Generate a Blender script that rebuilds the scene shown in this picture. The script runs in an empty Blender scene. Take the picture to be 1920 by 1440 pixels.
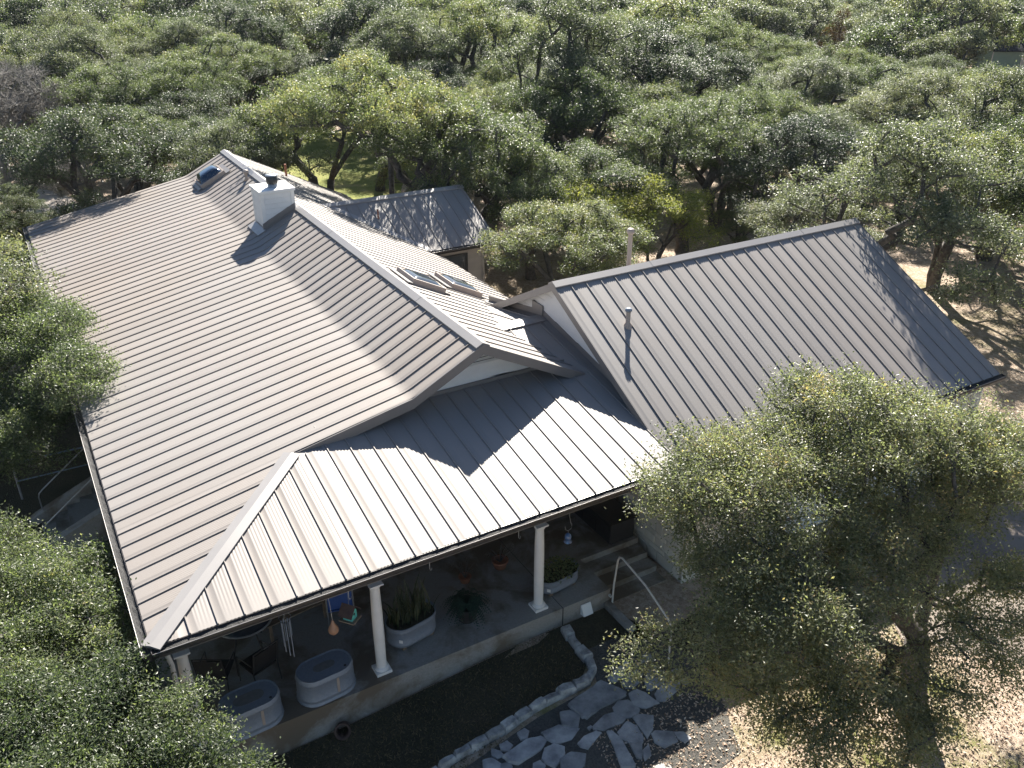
import bpy, math, random
import numpy as np
from mathutils import Vector, Matrix

R = math.radians
SC = bpy.context.scene
COL = SC.collection
random.seed(7)
RNG = np.random.default_rng(11)

# ------------------------------------------------------------------ camera, sky, sun
cam_d = bpy.data.cameras.new("camera")
cam = bpy.data.objects.new("camera", cam_d); COL.objects.link(cam)
cam.location = (-0.28, -11.52, 12.98)
cam.rotation_euler = (R(90 - 27.04), 0, R(-30.2))
cam_d.sensor_width = 36.0
cam_d.lens = 36.0 * 1634.8 / 1920
cam_d.clip_start = 0.1
cam_d.clip_end = 4000
SC.camera = cam

SUN_EL, SUN_AZ = 36.5, 35.5          # azimuth measured from +Y towards +X
w = bpy.data.worlds.new("World"); SC.world = w; w.use_nodes = True
nt = w.node_tree
bg = nt.nodes["Background"]
sky = nt.nodes.new("ShaderNodeTexSky"); sky.sky_type = 'NISHITA'; sky.sun_disc = False
sky.sun_elevation = R(SUN_EL); sky.sun_rotation = R(SUN_AZ)
sky.air_density = 1.0; sky.dust_density = .6; sky.ozone_density = 3.0
nt.links.new(sky.outputs[0], bg.inputs[0]); bg.inputs[1].default_value = 0.044

sl = bpy.data.lights.new("sun", 'SUN'); sl.energy = 5.0; sl.angle = R(0.53); sl.color = (1.0, 0.945, 0.85)
so = bpy.data.objects.new("sun", sl); COL.objects.link(so)
sd = Vector((math.sin(R(SUN_AZ)) * math.cos(R(SUN_EL)), math.cos(R(SUN_AZ)) * math.cos(R(SUN_EL)), math.sin(R(SUN_EL))))
so.rotation_euler = sd.to_track_quat('Z', 'Y').to_euler(); so.location = sd * 60

SC.view_settings.view_transform = 'Standard'; SC.view_settings.look = 'None'
SC.view_settings.exposure = 1.8; SC.view_settings.gamma = 1.0
SC.view_settings.use_curve_mapping = False
cy = SC.cycles
cy.max_bounces = 6; cy.diffuse_bounces = 3; cy.glossy_bounces = 3; cy.transmission_bounces = 4
cy.transparent_max_bounces = 8; cy.volume_bounces = 0
cy.sample_clamp_indirect = 4.0
cy.use_denoising = True
try: cy.denoiser = 'OPENIMAGEDENOISE'; cy.denoising_input_passes = 'RGB_ALBEDO_NORMAL'; cy.denoising_prefilter = 'NONE'
except Exception: pass

# ------------------------------------------------------------------ materials
def new_mat(name):
    m = bpy.data.materials.new(name); m.use_nodes = True
    return m, m.node_tree, m.node_tree.nodes["Principled BSDF"]

def ramp(nt, fac, stops):
    r = nt.nodes.new("ShaderNodeValToRGB")
    while len(r.color_ramp.elements) < len(stops): r.color_ramp.elements.new(0.5)
    for e, (p, c) in zip(r.color_ramp.elements, stops):
        e.position = p; e.color = (*c, 1)
    nt.links.new(fac, r.inputs[0]); return r.outputs[0]

def noise(nt, scale, detail=4, rough=.55, vec=None, dist=0.0):
    n = nt.nodes.new("ShaderNodeTexNoise"); n.inputs["Scale"].default_value = scale
    n.inputs["Detail"].default_value = detail; n.inputs["Roughness"].default_value = rough
    n.inputs["Distortion"].default_value = dist
    if vec is not None: nt.links.new(vec, n.inputs["Vector"])
    return n

def geo_pos(nt):
    g = nt.nodes.new("ShaderNodeNewGeometry"); return g.outputs["Position"]

def mixc(nt, fac, a, b, mode='MIX'):
    m = nt.nodes.new("ShaderNodeMix"); m.data_type = 'RGBA'; m.blend_type = mode
    for s, v in ((0, fac), (6, a), (7, b)):
        if isinstance(v, (tuple, list)): m.inputs[s].default_value = (*v, 1) if len(v) == 3 else v
        elif isinstance(v, (int, float)): m.inputs[s].default_value = v
        else: nt.links.new(v, m.inputs[s])
    return m.outputs[2]

def bump(nt, h, bsdf, strength=.3, dist=.02):
    b = nt.nodes.new("ShaderNodeBump"); b.inputs["Strength"].default_value = strength
    b.inputs["Distance"].default_value = dist
    nt.links.new(h, b.inputs["Height"]); nt.links.new(b.outputs[0], bsdf.inputs["Normal"])

def mat_simple(name, c1, c2=None, rough=.7, scale=3.0, metal=0.0, bmp=0.0, bscale=None, spec=.5, coat=0.0, detail=5, objvar=0.0):
    m, nt, b = new_mat(name)
    b.inputs["Roughness"].default_value = rough; b.inputs["Metallic"].default_value = metal
    b.inputs["Specular IOR Level"].default_value = spec
    p = geo_pos(nt)
    c2 = c2 or tuple(x * .75 for x in c1)
    n = noise(nt, scale, detail, .6, p)
    col = ramp(nt, n.outputs[0], [(.3, c2), (.7, c1)])
    if objvar:
        oi = nt.nodes.new("ShaderNodeObjectInfo")
        mr = nt.nodes.new("ShaderNodeMapRange"); mr.inputs["To Min"].default_value = 1 - objvar; mr.inputs["To Max"].default_value = 1 + objvar
        nt.links.new(oi.outputs["Random"], mr.inputs[0])
        hs = nt.nodes.new("ShaderNodeHueSaturation"); nt.links.new(col, hs.inputs["Color"]); nt.links.new(mr.outputs[0], hs.inputs["Value"])
        col = hs.outputs[0]
    nt.links.new(col, b.inputs["Base Color"])
    if bmp:
        n2 = noise(nt, bscale or scale * 6, 5, .65, p); bump(nt, n2.outputs[0], b, bmp, .03)
    return m

def mat_roof():
    m, nt, b = new_mat("taupe_roof_metal")
    p = geo_pos(nt)
    n = noise(nt, .16, 6, .62, p, .3); n2 = noise(nt, 9.0, 4, .7, p)
    col = ramp(nt, n.outputs[0], [(.28, (.248, .212, .184)), (.5, (.246, .221, .203)), (.72, (.252, .236, .224))])
    oi = nt.nodes.new("ShaderNodeObjectInfo")
    mr = nt.nodes.new("ShaderNodeMapRange"); mr.inputs["To Min"].default_value = .935; mr.inputs["To Max"].default_value = 1.055
    nt.links.new(oi.outputs["Random"], mr.inputs[0])
    hs = nt.nodes.new("ShaderNodeHueSaturation"); nt.links.new(col, hs.inputs["Color"]); nt.links.new(mr.outputs[0], hs.inputs["Value"])
    nt.links.new(hs.outputs[0], b.inputs["Base Color"])
    rr = nt.nodes.new("ShaderNodeMapRange"); rr.inputs["To Min"].default_value = .53; rr.inputs["To Max"].default_value = .63
    nt.links.new(n2.outputs[0], rr.inputs[0]); nt.links.new(rr.outputs[0], b.inputs["Roughness"])
    b.inputs["Metallic"].default_value = .04
    b.inputs["Specular IOR Level"].default_value = .5
    return m

def mat_leaf(name, stops, trans=.3, rough=.5, spec=.45):
    m = bpy.data.materials.new(name); m.use_nodes = True; nt = m.node_tree
    b = nt.nodes["Principled BSDF"]; out = nt.nodes["Material Output"]
    at = nt.nodes.new("ShaderNodeAttribute"); at.attribute_name = "tint"
    oi = nt.nodes.new("ShaderNodeObjectInfo")
    ma = nt.nodes.new("ShaderNodeMath"); ma.operation = 'MULTIPLY_ADD'
    nt.links.new(oi.outputs["Random"], ma.inputs[0]); ma.inputs[1].default_value = .46; ma.inputs[2].default_value = -.22
    ad = nt.nodes.new("ShaderNodeMath"); ad.operation = 'ADD'; ad.use_clamp = True
    nt.links.new(at.outputs["Fac"], ad.inputs[0]); nt.links.new(ma.outputs[0], ad.inputs[1])
    col = ramp(nt, ad.outputs[0], stops)
    nt.links.new(col, b.inputs["Base Color"]); b.inputs["Roughness"].default_value = rough
    b.inputs["Specular IOR Level"].default_value = spec
    tr = nt.nodes.new("ShaderNodeBsdfTranslucent")
    nt.links.new(mixc(nt, 1.0, col, (1.35, 1.45, .85), 'MULTIPLY'), tr.inputs[0])
    mx = nt.nodes.new("ShaderNodeMixShader"); mx.inputs[0].default_value = trans
    nt.links.new(b.outputs[0], mx.inputs[1]); nt.links.new(tr.outputs[0], mx.inputs[2])
    nt.links.new(mx.outputs[0], out.inputs[0])
    return m

M = {}
M['roof'] = mat_roof()
M['trim'] = mat_simple("taupe_trim_metal", (.20, .185, .175), (.17, .157, .15), .42, 1.5)
M['cap'] = mat_simple("ridge_cap_metal", (.28, .265, .256), (.25, .237, .23), .4, 1.2, metal=.1)
M['flash'] = mat_simple("bare_flashing_metal", (.34, .325, .31), (.27, .255, .25), .45, 6, metal=.5)
M['gutter'] = mat_simple("dark_bronze_gutter", (.05, .043, .04), (.035, .03, .03), .35, 6)
M['gutterfill'] = mat_simple("leaf_filled_gutter", (.034, .032, .032), (.006, .006, .006), .7, 26, bmp=.9, bscale=60, detail=8)
M['white'] = mat_simple("white_painted_siding", (.74, .74, .72), (.66, .66, .65), .55, 2.0, objvar=.03)
M['whitetrim'] = mat_simple("white_trim", (.78, .77, .74), (.70, .69, .66), .5, 4)
M['beige'] = mat_simple("beige_siding", (.50, .44, .38), (.44, .38, .33), .6, 2.0, objvar=.04)
M['tanwood'] = mat_simple("dark_tan_boards", (.20, .155, .115), (.15, .115, .085), .75, 5)
M['dark'] = mat_simple("dark_opening", (.02, .02, .02), (.012, .012, .012), .6, 3)
M['stone'] = mat_simple("white_limestone_block", (.66, .62, .54), (.50, .46, .38), .85, 2.2, bmp=.5, bscale=14, objvar=.14)
M['mortar'] = mat_simple("lime_mortar", (.40, .37, .32), (.32, .29, .25), .9, 8)
M['weather'] = mat_simple("weathered_limestone", (.52, .51, .48), (.13, .13, .13), .9, 5.0, bmp=.6, bscale=22, objvar=.2, detail=9)
M['flag'] = mat_simple("grey_flagstone", (.46, .45, .44), (.17, .17, .175), .85, 3.2, bmp=.5, bscale=24, objvar=.25, detail=9)
M['galv'] = mat_simple("galvanised_steel", (.24, .275, .325), (.19, .22, .265), .5, 22, metal=.25)
M['galvstain'] = mat_simple("dusty_tank_bottom", (.22, .21, .20), (.15, .145, .14), .7, 12, metal=.2)
M['pipe'] = mat_simple("white_painted_pipe", (.62, .60, .54), (.50, .47, .42), .5, 9)
M['pipegrey'] = mat_simple("galvanised_pipe", (.40, .40, .39), (.30, .30, .30), .45, 9, metal=.4)
M['pipeblue'] = mat_simple("blue_grey_pipe", (.20, .27, .34), (.15, .2, .26), .45, 9, metal=.2)
M['black'] = mat_simple("black_paint", (.022, .021, .021), (.015, .015, .015), .55, 8)
M['blackmetal'] = mat_simple("matt_black_collar", (.03, .03, .03), (.02, .02, .02), .5, 8)
M['blue'] = mat_simple("blue_canvas", (.04, .10, .32), (.03, .07, .22), .8, 5)
M['mint'] = mat_simple("mint_paint", (.12, .50, .42), (.08, .38, .33), .6, 12)
M['brown'] = mat_simple("brown_shingle", (.09, .055, .04), (.06, .035, .03), .8, 12)
M['wood'] = mat_simple("weathered_wood", (.26, .19, .12), (.17, .12, .08), .75, 14)
M['terra'] = mat_simple("terracotta", (.36, .15, .08), (.24, .10, .06), .8, 8)
M['gourd'] = mat_simple("dried_gourd", (.45, .24, .13), (.30, .17, .11), .6, 9)
M['red'] = mat_simple("red_plastic", (.38, .05, .07), (.28, .035, .05), .45, 6)
M['curb'] = mat_simple("tan_skylight_curb", (.40, .33, .28), (.34, .28, .24), .5, 6)
M['bark'] = mat_simple("dark_oak_bark", (.13, .118, .108), (.038, .034, .031), .95, 7, bmp=.9, bscale=26)
M['twig'] = mat_simple("grey_twig", (.25, .235, .215), (.15, .14, .13), .9, 20)
M['greybark'] = mat_simple("grey_bare_bark", (.22, .205, .19), (.13, .12, .115), .95, 9, bmp=.6, bscale=26)
M['shedgreen'] = mat_simple("pale_green_shed_wall", (.30, .42, .36), (.26, .36, .31), .7, 1.5)
M['shedroof'] = mat_simple("dark_shed_roof", (.035, .038, .045), (.025, .028, .034), .85, 2, spec=.2)

def mat_concrete(name, c1, c2, stain, sfac=.55, sscale=.9):
    m, nt, b = new_mat(name); p = geo_pos(nt)
    n = noise(nt, 24, 6, .7, p); n2 = noise(nt, sscale, 6, .62, p, .4)
    c = ramp(nt, n.outputs[0], [(.3, c2), (.7, c1)])
    f = ramp(nt, n2.outputs[0], [(sfac - .08, (0, 0, 0)), (sfac + .06, (1, 1, 1))])
    nt.links.new(mixc(nt, f, c, stain), b.inputs["Base Color"])
    b.inputs["Roughness"].default_value = .88
    bump(nt, n.outputs[0], b, .25, .01)
    return m
M['slab'] = mat_concrete("stained_porch_concrete", (.33, .31, .28), (.24, .225, .20), (.15, .115, .08), .52)
M['drive'] = mat_concrete("tan_driveway_concrete", (.235, .195, .16), (.195, .16, .132), (.15, .122, .10), .56, .5)

def mat_ground():
    m, nt, b = new_mat("leaf_litter_ground"); p = geo_pos(nt)
    big = noise(nt, .11, 5, .6, p); mid = noise(nt, .9, 6, .65, p)
    v = nt.nodes.new("ShaderNodeTexVoronoi"); v.inputs["Scale"].default_value = 13; v.inputs["Randomness"].default_value = 1
    nt.links.new(p, v.inputs["Vector"])
    fine = noise(nt, 32, 6, .75, p)
    leaf = ramp(nt, v.outputs["Color"], [(.1, (.22, .155, .115)), (.5, (.45, .34, .26)), (.9, (.68, .57, .47))])
    leaf = mixc(nt, .55, leaf, ramp(nt, fine.outputs[0], [(.3, (.15, .105, .075)), (.68, (.60, .49, .38))]))
    grs = ramp(nt, fine.outputs[0], [(.3, (.09, .10, .03)), (.7, (.24, .24, .08))])
    f = ramp(nt, big.outputs[0], [(.50, (0, 0, 0)), (.60, (1, 1, 1))])
    f2 = ramp(nt, mid.outputs[0], [(.42, (0, 0, 0)), (.62, (1, 1, 1))])
    ff = mixc(nt, 1.0, f, f2, 'MULTIPLY')
    nt.links.new(mixc(nt, ff, leaf, grs), b.inputs["Base Color"])
    b.inputs["Roughness"].default_value = .95; b.inputs["Specular IOR Level"].default_value = .2
    bump(nt, fine.outputs[0], b, .8, .05)
    return m
M['ground'] = mat_ground()

def mat_lawn(name, a, c, d):
    m, nt, b = new_mat(name); p = geo_pos(nt)
    n = noise(nt, .55, 6, .65, p); f = noise(nt, 26, 5, .7, p)
    c1 = ramp(nt, n.outputs[0], [(.34, a), (.52, c), (.7, d)])
    c2 = mixc(nt, 1.0, c1, ramp(nt, f.outputs[0], [(.3, (.6, .6, .6)), (.7, (1.3, 1.3, 1.3))]), 'MULTIPLY')
    nt.links.new(c2, b.inputs["Base Color"]); b.inputs["Roughness"].default_value = .95
    b.inputs["Specular IOR Level"].default_value = .2
    bump(nt, f.outputs[0], b, .8, .05)
    return m
M['lawn'] = mat_lawn("winter_lawn", (.13, .16, .035), (.22, .23, .06), (.34, .29, .13))
M['bed'] = mat_lawn("dark_garden_bed", (.055, .05, .032), (.08, .072, .045), (.10, .085, .055))
M['gravel'] = mat_lawn("pale_gravel", (.40, .36, .32), (.52, .46, .41), (.58, .53, .47))
M['pathbed'] = mat_lawn("path_soil", (.075, .072, .066), (.11, .105, .095), (.14, .125, .10))

OAK = [(0.0, (.034, .053, .028)), (.38, (.090, .118, .055)), (.68, (.160, .186, .090)), (.9, (.23, .24, .115)), (1.0, (.28, .245, .12))]
M['oakleaf'] = mat_leaf("live_oak_leaves", OAK, .44, .45, .55)
M['oakleaf2'] = mat_leaf("grey_green_oak_leaves", [(0, (.044, .058, .038)), (.4, (.102, .122, .078)), (.75, (.178, .194, .126)), (1, (.25, .24, .15))], .42, .45, .55)
M['oaknear'] = mat_leaf("sunlight_tinted_sage_leaves", [(0, (.046, .066, .036)), (.38, (.112, .142, .072)), (.68, (.19, .215, .118)), (.9, (.27, .275, .15)), (1, (.32, .28, .15))], .55, .42, .6)  # foreground copy of the oak leaves, sunlight put into a lighter colour
M['oakolive'] = mat_leaf("olive_oak_leaves", [(0, (.048, .060, .038)), (.38, (.116, .134, .080)), (.68, (.195, .210, .130)), (.9, (.26, .255, .15)), (1, (.32, .25, .14))], .55, .42, .6)  # front oak's olive leaves, lightened so the self-shaded crown looks lit
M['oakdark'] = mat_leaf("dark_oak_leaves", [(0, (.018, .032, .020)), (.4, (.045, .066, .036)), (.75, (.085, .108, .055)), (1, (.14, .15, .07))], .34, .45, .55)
M['oakyellow'] = mat_leaf("yellow_green_oak_leaves", [(0, (.06, .08, .02)), (.4, (.15, .18, .045)), (.75, (.25, .26, .07)), (1, (.32, .30, .10))], .48)
M['cedarleaf'] = mat_leaf("dark_cedar_foliage", [(0, (.010, .018, .010)), (.5, (.024, .038, .018)), (1, (.05, .065, .028))], .12, .6, .3)
M['brownleaf'] = mat_leaf("rust_brown_foliage", [(0, (.06, .035, .016)), (.5, (.13, .075, .032)), (1, (.22, .13, .055))], .2, .6, .3)
M['snake'] = mat_leaf("striped_snake_plant", [(0, (.02, .035, .018)), (.55, (.05, .065, .03)), (.7, (.30, .27, .13)), (1, (.40, .36, .18))], .1)
M['fern'] = mat_leaf("blue_green_fern", [(0, (.015, .035, .025)), (.5, (.035, .075, .055)), (1, (.07, .13, .10))], .25)
M['bedgrass'] = mat_leaf("dry_bed_grass", [(0, (.03, .03, .014)), (.5, (.085, .075, .04)), (1, (.22, .18, .11))], .2, .8, .2)
M['litterleaf'] = mat_leaf("fallen_oak_leaves", [(0, (.18, .12, .08)), (.5, (.44, .33, .25)), (1, (.68, .58, .48))], .1, .7, .2)

def mat_glass(name, c, rough):
    m, nt, b = new_mat(name)
    b.inputs["Base Color"].default_value = (*c, 1); b.inputs["Roughness"].default_value = rough
    b.inputs["Specular IOR Level"].default_value = .8; b.inputs["Coat Weight"].default_value = .6; b.inputs["Coat Roughness"].default_value = .03
    return m
M['dome'] = mat_glass("reflected_sky_dome", (.012, .026, .05), .08)  # blue of the reflected sky put into the base colour
M['pane'] = mat_glass("window_glass", (.05, .06, .07), .04)
M['bluecer'] = mat_glass("blue_glazed_glass", (.04, .10, .22), .12)

# ------------------------------------------------------------------ mesh helpers
class MB:
    def __init__(s): s.v = []; s.f = []; s.sm = []
    def add(s, vs, fs, smooth=False):
        o = len(s.v); s.v.extend([tuple(map(float, q)) for q in vs])
        for f in fs: s.f.append([i + o for i in f]); s.sm.append(smooth)
    def box(s, c, size, rz=0.0, axes=None):
        c = Vector(c)
        if axes is None: ax = (Vector((math.cos(rz), math.sin(rz), 0)), Vector((-math.sin(rz), math.cos(rz), 0)), Vector((0, 0, 1)))
        else: ax = axes
        h = [x / 2 for x in size]; vs = []
        for k in (-1, 1):
            for j in (-1, 1):
                for i in (-1, 1): vs.append(c + ax[0] * h[0] * i + ax[1] * h[1] * j + ax[2] * h[2] * k)
        s.add(vs, [(0, 2, 3, 1), (4, 5, 7, 6), (0, 1, 5, 4), (2, 6, 7, 3), (0, 4, 6, 2), (1, 3, 7, 5)])
    def bar(s, a, b, wd, ht, up=(0, 0, 1)):
        a = Vector(a); b = Vector(b); d = (b - a); L = d.length; d.normalize()
        sd_ = d.cross(Vector(up)); sd_.normalize(); u = sd_.cross(d)
        s.box((a + b) / 2, (L, wd, ht), axes=(d, sd_, u))
    def tube(s, pts, rad, n=6, cap=True, smooth=True):
        pts = [Vector(p) for p in pts]; m = len(pts)
        rad = rad if hasattr(rad, '__len__') else [rad] * m
        vs = []; ref = Vector((.31, .17, .93))
        for i, p in enumerate(pts):
            d = (pts[min(i + 1, m - 1)] - pts[max(i - 1, 0)]).normalized()
            a = d.cross(ref)
            if a.length < .15: a = d.cross(Vector((1, 0, 0)))
            a.normalize(); b = d.cross(a)
            for k in range(n):
                t = 2 * math.pi * k / n
                vs.append(p + (a * math.cos(t) + b * math.sin(t)) * rad[i])
        fs = []
        for i in range(m - 1):
            for k in range(n):
                fs.append((i * n + k, i * n + (k + 1) % n, (i + 1) * n + (k + 1) % n, (i + 1) * n + k))
        s.add(vs, fs, smooth)
        if cap:
            s.add(vs[:n], [tuple(range(n))[::-1]]); s.add(vs[-n:], [tuple(range(n))])
    def lathe(s, prof, c=(0, 0, 0), n=20, smooth=True, sx=1.0, sy=1.0, rz=0):
        vs = []
        for r, z in prof:
            for k in range(n):
                t = 2 * math.pi * k / n
                x, y = r * math.cos(t) * sx, r * math.sin(t) * sy
                vs.append((c[0] + x * math.cos(rz) - y * math.sin(rz), c[1] + x * math.sin(rz) + y * math.cos(rz), c[2] + z))
        fs = []
        for i in range(len(prof) - 1):
            for k in range(n): fs.append((i * n + k, i * n + (k + 1) % n, (i + 1) * n + (k + 1) % n, (i + 1) * n + k))
        s.add(vs, fs, smooth)
    def prism(s, poly, off):
        """poly: list of 3-D points (counter-clockwise seen from the front); off: offset vector of the back face"""
        n = len(poly); off = Vector(off); p = [Vector(q) for q in poly]
        vs = p + [q + off for q in p]
        fs = [tuple(range(n)), tuple(range(2 * n - 1, n - 1, -1))]
        for i in range(n): fs.append((i, i + n, (i + 1) % n + n, (i + 1) % n))
        s.add(vs, fs)
    def mesh(s, name, mat):
        me = bpy.data.meshes.new(name); me.from_pydata(s.v, [], s.f)
        me.polygons.foreach_set("use_smooth", s.sm)
        if mat: me.materials.append(mat)
        me.update(); return me
    def build(s, name, mat, parent=None, fix=True):
        me = s.mesh(name, mat)
        if fix:
            import bmesh
            bm = bmesh.new(); bm.from_mesh(me); bmesh.ops.recalc_face_normals(bm, faces=bm.faces[:]); bm.to_mesh(me); bm.free()
        return link(name, me, parent)

def link(name, me, parent=None):
    o = bpy.data.objects.new(name, me); COL.objects.link(o)
    if parent is not None:
        o.parent = parent
        o.matrix_parent_inverse = Matrix.Translation(-Vector(WL.get(parent.name, (0, 0, 0))))
    return o
WL = {}
def thing(name, label, cat, loc=(0, 0, 0), group=None):
    o = bpy.data.objects.new(name, None); COL.objects.link(o); o.location = loc; o.empty_display_size = .2
    WL[o.name] = tuple(loc); o['label'] = label; o['category'] = cat
    if group: o['group'] = group
    return o
def tag(o, label, cat, group=None):
    o['label'] = label; o['category'] = cat
    if group: o['group'] = group
    return o
def struct(o, kind='structure'):
    o['kind'] = kind; return o

def quads_mesh(name, V, Q, mat, tint=None, smooth=False):
    me = bpy.data.meshes.new(name); nv, nq = len(V), len(Q)
    me.vertices.add(nv); me.vertices.foreach_set("co", np.ascontiguousarray(V, dtype=np.float32).ravel())
    me.loops.add(nq * 4); me.loops.foreach_set("vertex_index", np.ascontiguousarray(Q, dtype=np.int32).ravel())
    me.polygons.add(nq); me.polygons.foreach_set("loop_start", np.arange(0, nq * 4, 4, dtype=np.int32))
    me.polygons.foreach_set("loop_total", np.full(nq, 4, dtype=np.int32))
    me.polygons.foreach_set("use_smooth", np.full(nq, smooth, dtype=bool))
    me.materials.append(mat)
    if tint is not None:
        a = me.attributes.new("tint", 'FLOAT', 'FACE'); a.data.foreach_set("value", np.ascontiguousarray(tint, dtype=np.float32))
    me.update(calc_edges=True); me.validate(); return me

def leaves_mesh(name, C, size, aspect, mat, rng, upbias=.5, tint=None, fold=.12, out=None):
    """one small folded four-sided leaf at each centre"""
    n = len(C)
    a = rng.normal(size=(n, 3)); a[:, 2] *= .6
    if out is not None: a += out * .9
    a /= np.linalg.norm(a, axis=1)[:, None]
    nn = rng.normal(size=(n, 3)); nn[:, 2] += upbias * 2
    nn -= (nn * a).sum(1)[:, None] * a; nn /= np.linalg.norm(nn, axis=1)[:, None] + 1e-9
    b = np.cross(nn, a)
    L = (size * rng.uniform(.7, 1.25, n))[:, None]; W = L * aspect * .5
    V = np.empty((n, 4, 3))
    V[:, 0] = C - a * L * .5; V[:, 2] = C + a * L * .5
    V[:, 1] = C + b * W - nn * L * fold; V[:, 3] = C - b * W - nn * L * fold
    Q = np.arange(n * 4).reshape(n, 4)
    if tint is None: tint = np.clip(rng.normal(.48, .2, n), 0, 1)
    return quads_mesh(name, V.reshape(-1, 3), Q, mat, tint)

# ------------------------------------------------------------------ trees
def grow(rng, stems, centres, spread=.35):
    """connects clump centres to stem polylines; returns list of (points) branches with radii by the pipe rule"""
    pos = []; par = []
    for st in stems:
        prev = -1 if not st[1] else int(np.argmin([np.linalg.norm(np.array(q) - np.array(st[0][0])) for q in pos])) if pos else -1
        for p in st[0]:
            pos.append(np.array(p, float)); par.append(prev); prev = len(pos) - 1
    base_n = len(pos)
    top = np.mean([st[0][-1] for st in stems], axis=0)
    order = np.argsort(np.linalg.norm(centres - top, axis=1))
    depth = [0.0] * len(pos)
    for i in range(len(pos)):
        depth[i] = 0 if par[i] < 0 else depth[par[i]] + np.linalg.norm(pos[i] - pos[par[i]])
    segs = []
    for ci in order:
        c = centres[ci]; Pn = np.array(pos); d = np.linalg.norm(Pn - c, axis=1)
        cost = d + .28 * np.array(depth) + np.maximum(0, Pn[:, 2] - c[2] - .1) * 1.2
        cost[:max(1, len(stems[0][0]) // 2)] += 2.0
        j = int(np.argmin(cost)); p0 = pos[j]; L = d[j]
        k = max(2, int(L / .45)); prev = j
        wob = rng.normal(size=(k + 1, 3)) * .11 * min(L, 2.0) * .55
        for q in range(1, k + 1):
            t = q / k
            p = p0 + (c - p0) * t
            p = p + np.array([0, 0, 1]) * math.sin(t * math.pi) * .10 * L * rng.uniform(-.6, 1) + (wob[q] if q < k else 0)
            pos.append(p); par.append(prev); depth.append(depth[prev] + np.linalg.norm(p - pos[prev])); prev = len(pos) - 1
    n = len(pos); cnt = np.zeros(n); kids = [[] for _ in range(n)]
    for i in range(n):
        if par[i] >= 0: kids[par[i]].append(i)
    for i in range(n - 1, -1, -1):
        cnt[i] = max(1, sum(cnt[k] for k in kids[i]))
    return pos, par, kids, cnt

def wood_mesh(name, pos, par, kids, cnt, r0, mat, sides=6, extra=None, rmin=.012, power=.5):
    mb = MB(); tot = cnt.max()
    rad = np.maximum(rmin, r0 * (cnt / tot) ** power)
    done = set()
    starts = [i for i in range(len(pos)) if par[i] < 0]
    stack = [(s, None) for s in starts]
    while stack:
        s, frm = stack.pop()
        chain = [] if frm is None else [frm]
        i = s
        while True:
            chain.append(i)
            if not kids[i]: break
            kk = sorted(kids[i], key=lambda q: -cnt[q])
            for o in kk[1:]: stack.append((o, i))
            i = kk[0]
        rr = [rad[q] for q in chain]
        if frm is not None: rr[0] = min(rr[1] * 1.25, rad[frm])
        else:
            rr[0] *= 1.35
        ns = sides if rr[min(1, len(rr) - 1)] > .05 else (5 if rr[-1] > .03 else 4)
        mb.tube([pos[q] for q in chain], rr, ns, cap=False)
    if extra is not None: extra(mb)
    return mb.mesh(name, mat)

def lobes_to_centres(rng, lobes, n, sep):
    """sample clump centres in the outer part of a union of ellipsoids, kept sep apart"""
    vol = np.array([l[3] * l[4] * l[5] for l in lobes]) ** .8; vol /= vol.sum()
    out = []
    tries = 0
    while len(out) < n and tries < n * 40:
        tries += 1
        l = lobes[rng.choice(len(lobes), p=vol)]
        d = rng.normal(size=3); d /= np.linalg.norm(d)
        r = rng.uniform(.45, 1.0) ** .6
        if d[2] < -.35: d[2] *= -.6
        c = np.array(l[:3]) + d * r * np.array(l[3:6])
        if out and np.min(np.linalg.norm((np.array(out) - c) * np.array([1, 1, 1.3]), axis=1)) < sep: continue
        out.append(c)
    return np.array(out)

def clump_leaves(rng, centres, cr, per, subs=9, sig=.16, flat=.6):
    sub = []; 
    for c in centres:
        k = max(3, int(subs * rng.uniform(.7, 1.3)))
        d = rng.normal(size=(k, 3)); d /= np.linalg.norm(d, axis=1)[:, None]
        d *= (rng.uniform(0, 1, k) ** .4)[:, None] * cr * rng.uniform(.75, 1.25)
        d[:, 2] = np.abs(d[:, 2]) * flat * rng.choice([1, 1, 1, -.7], k)
        sub.append(c + d)
    subs_ = np.concatenate(sub)
    n = int(per * len(centres)); idx = rng.integers(0, len(subs_), n)
    off = rng.normal(size=(n, 3)) * sig; off[:, 2] *= .75
    C = subs_[idx] + off
    o = off / (np.linalg.norm(off, axis=1)[:, None] + 1e-6)
    st = rng.normal(0, .10, len(subs_)) + np.repeat(rng.normal(0, .10, len(centres)), [len(q) for q in sub])
    tint = np.clip(.46 + st[idx] + rng.normal(0, .15, n) + np.clip(off[:, 2] / sig, -1, 1) * .05, 0, 1)  # light from above put into the tint: upper leaves of each clump paler
    return C, o, tint, subs_

def twigs_geo(mb, rng, pairs, r=.006):
    for a, b in pairs:
        m = (a + b) / 2 + rng.normal(size=3) * .06
        mb.tube([a, m, b], [r, r * .8, r * .45], 3, cap=False)

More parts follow.
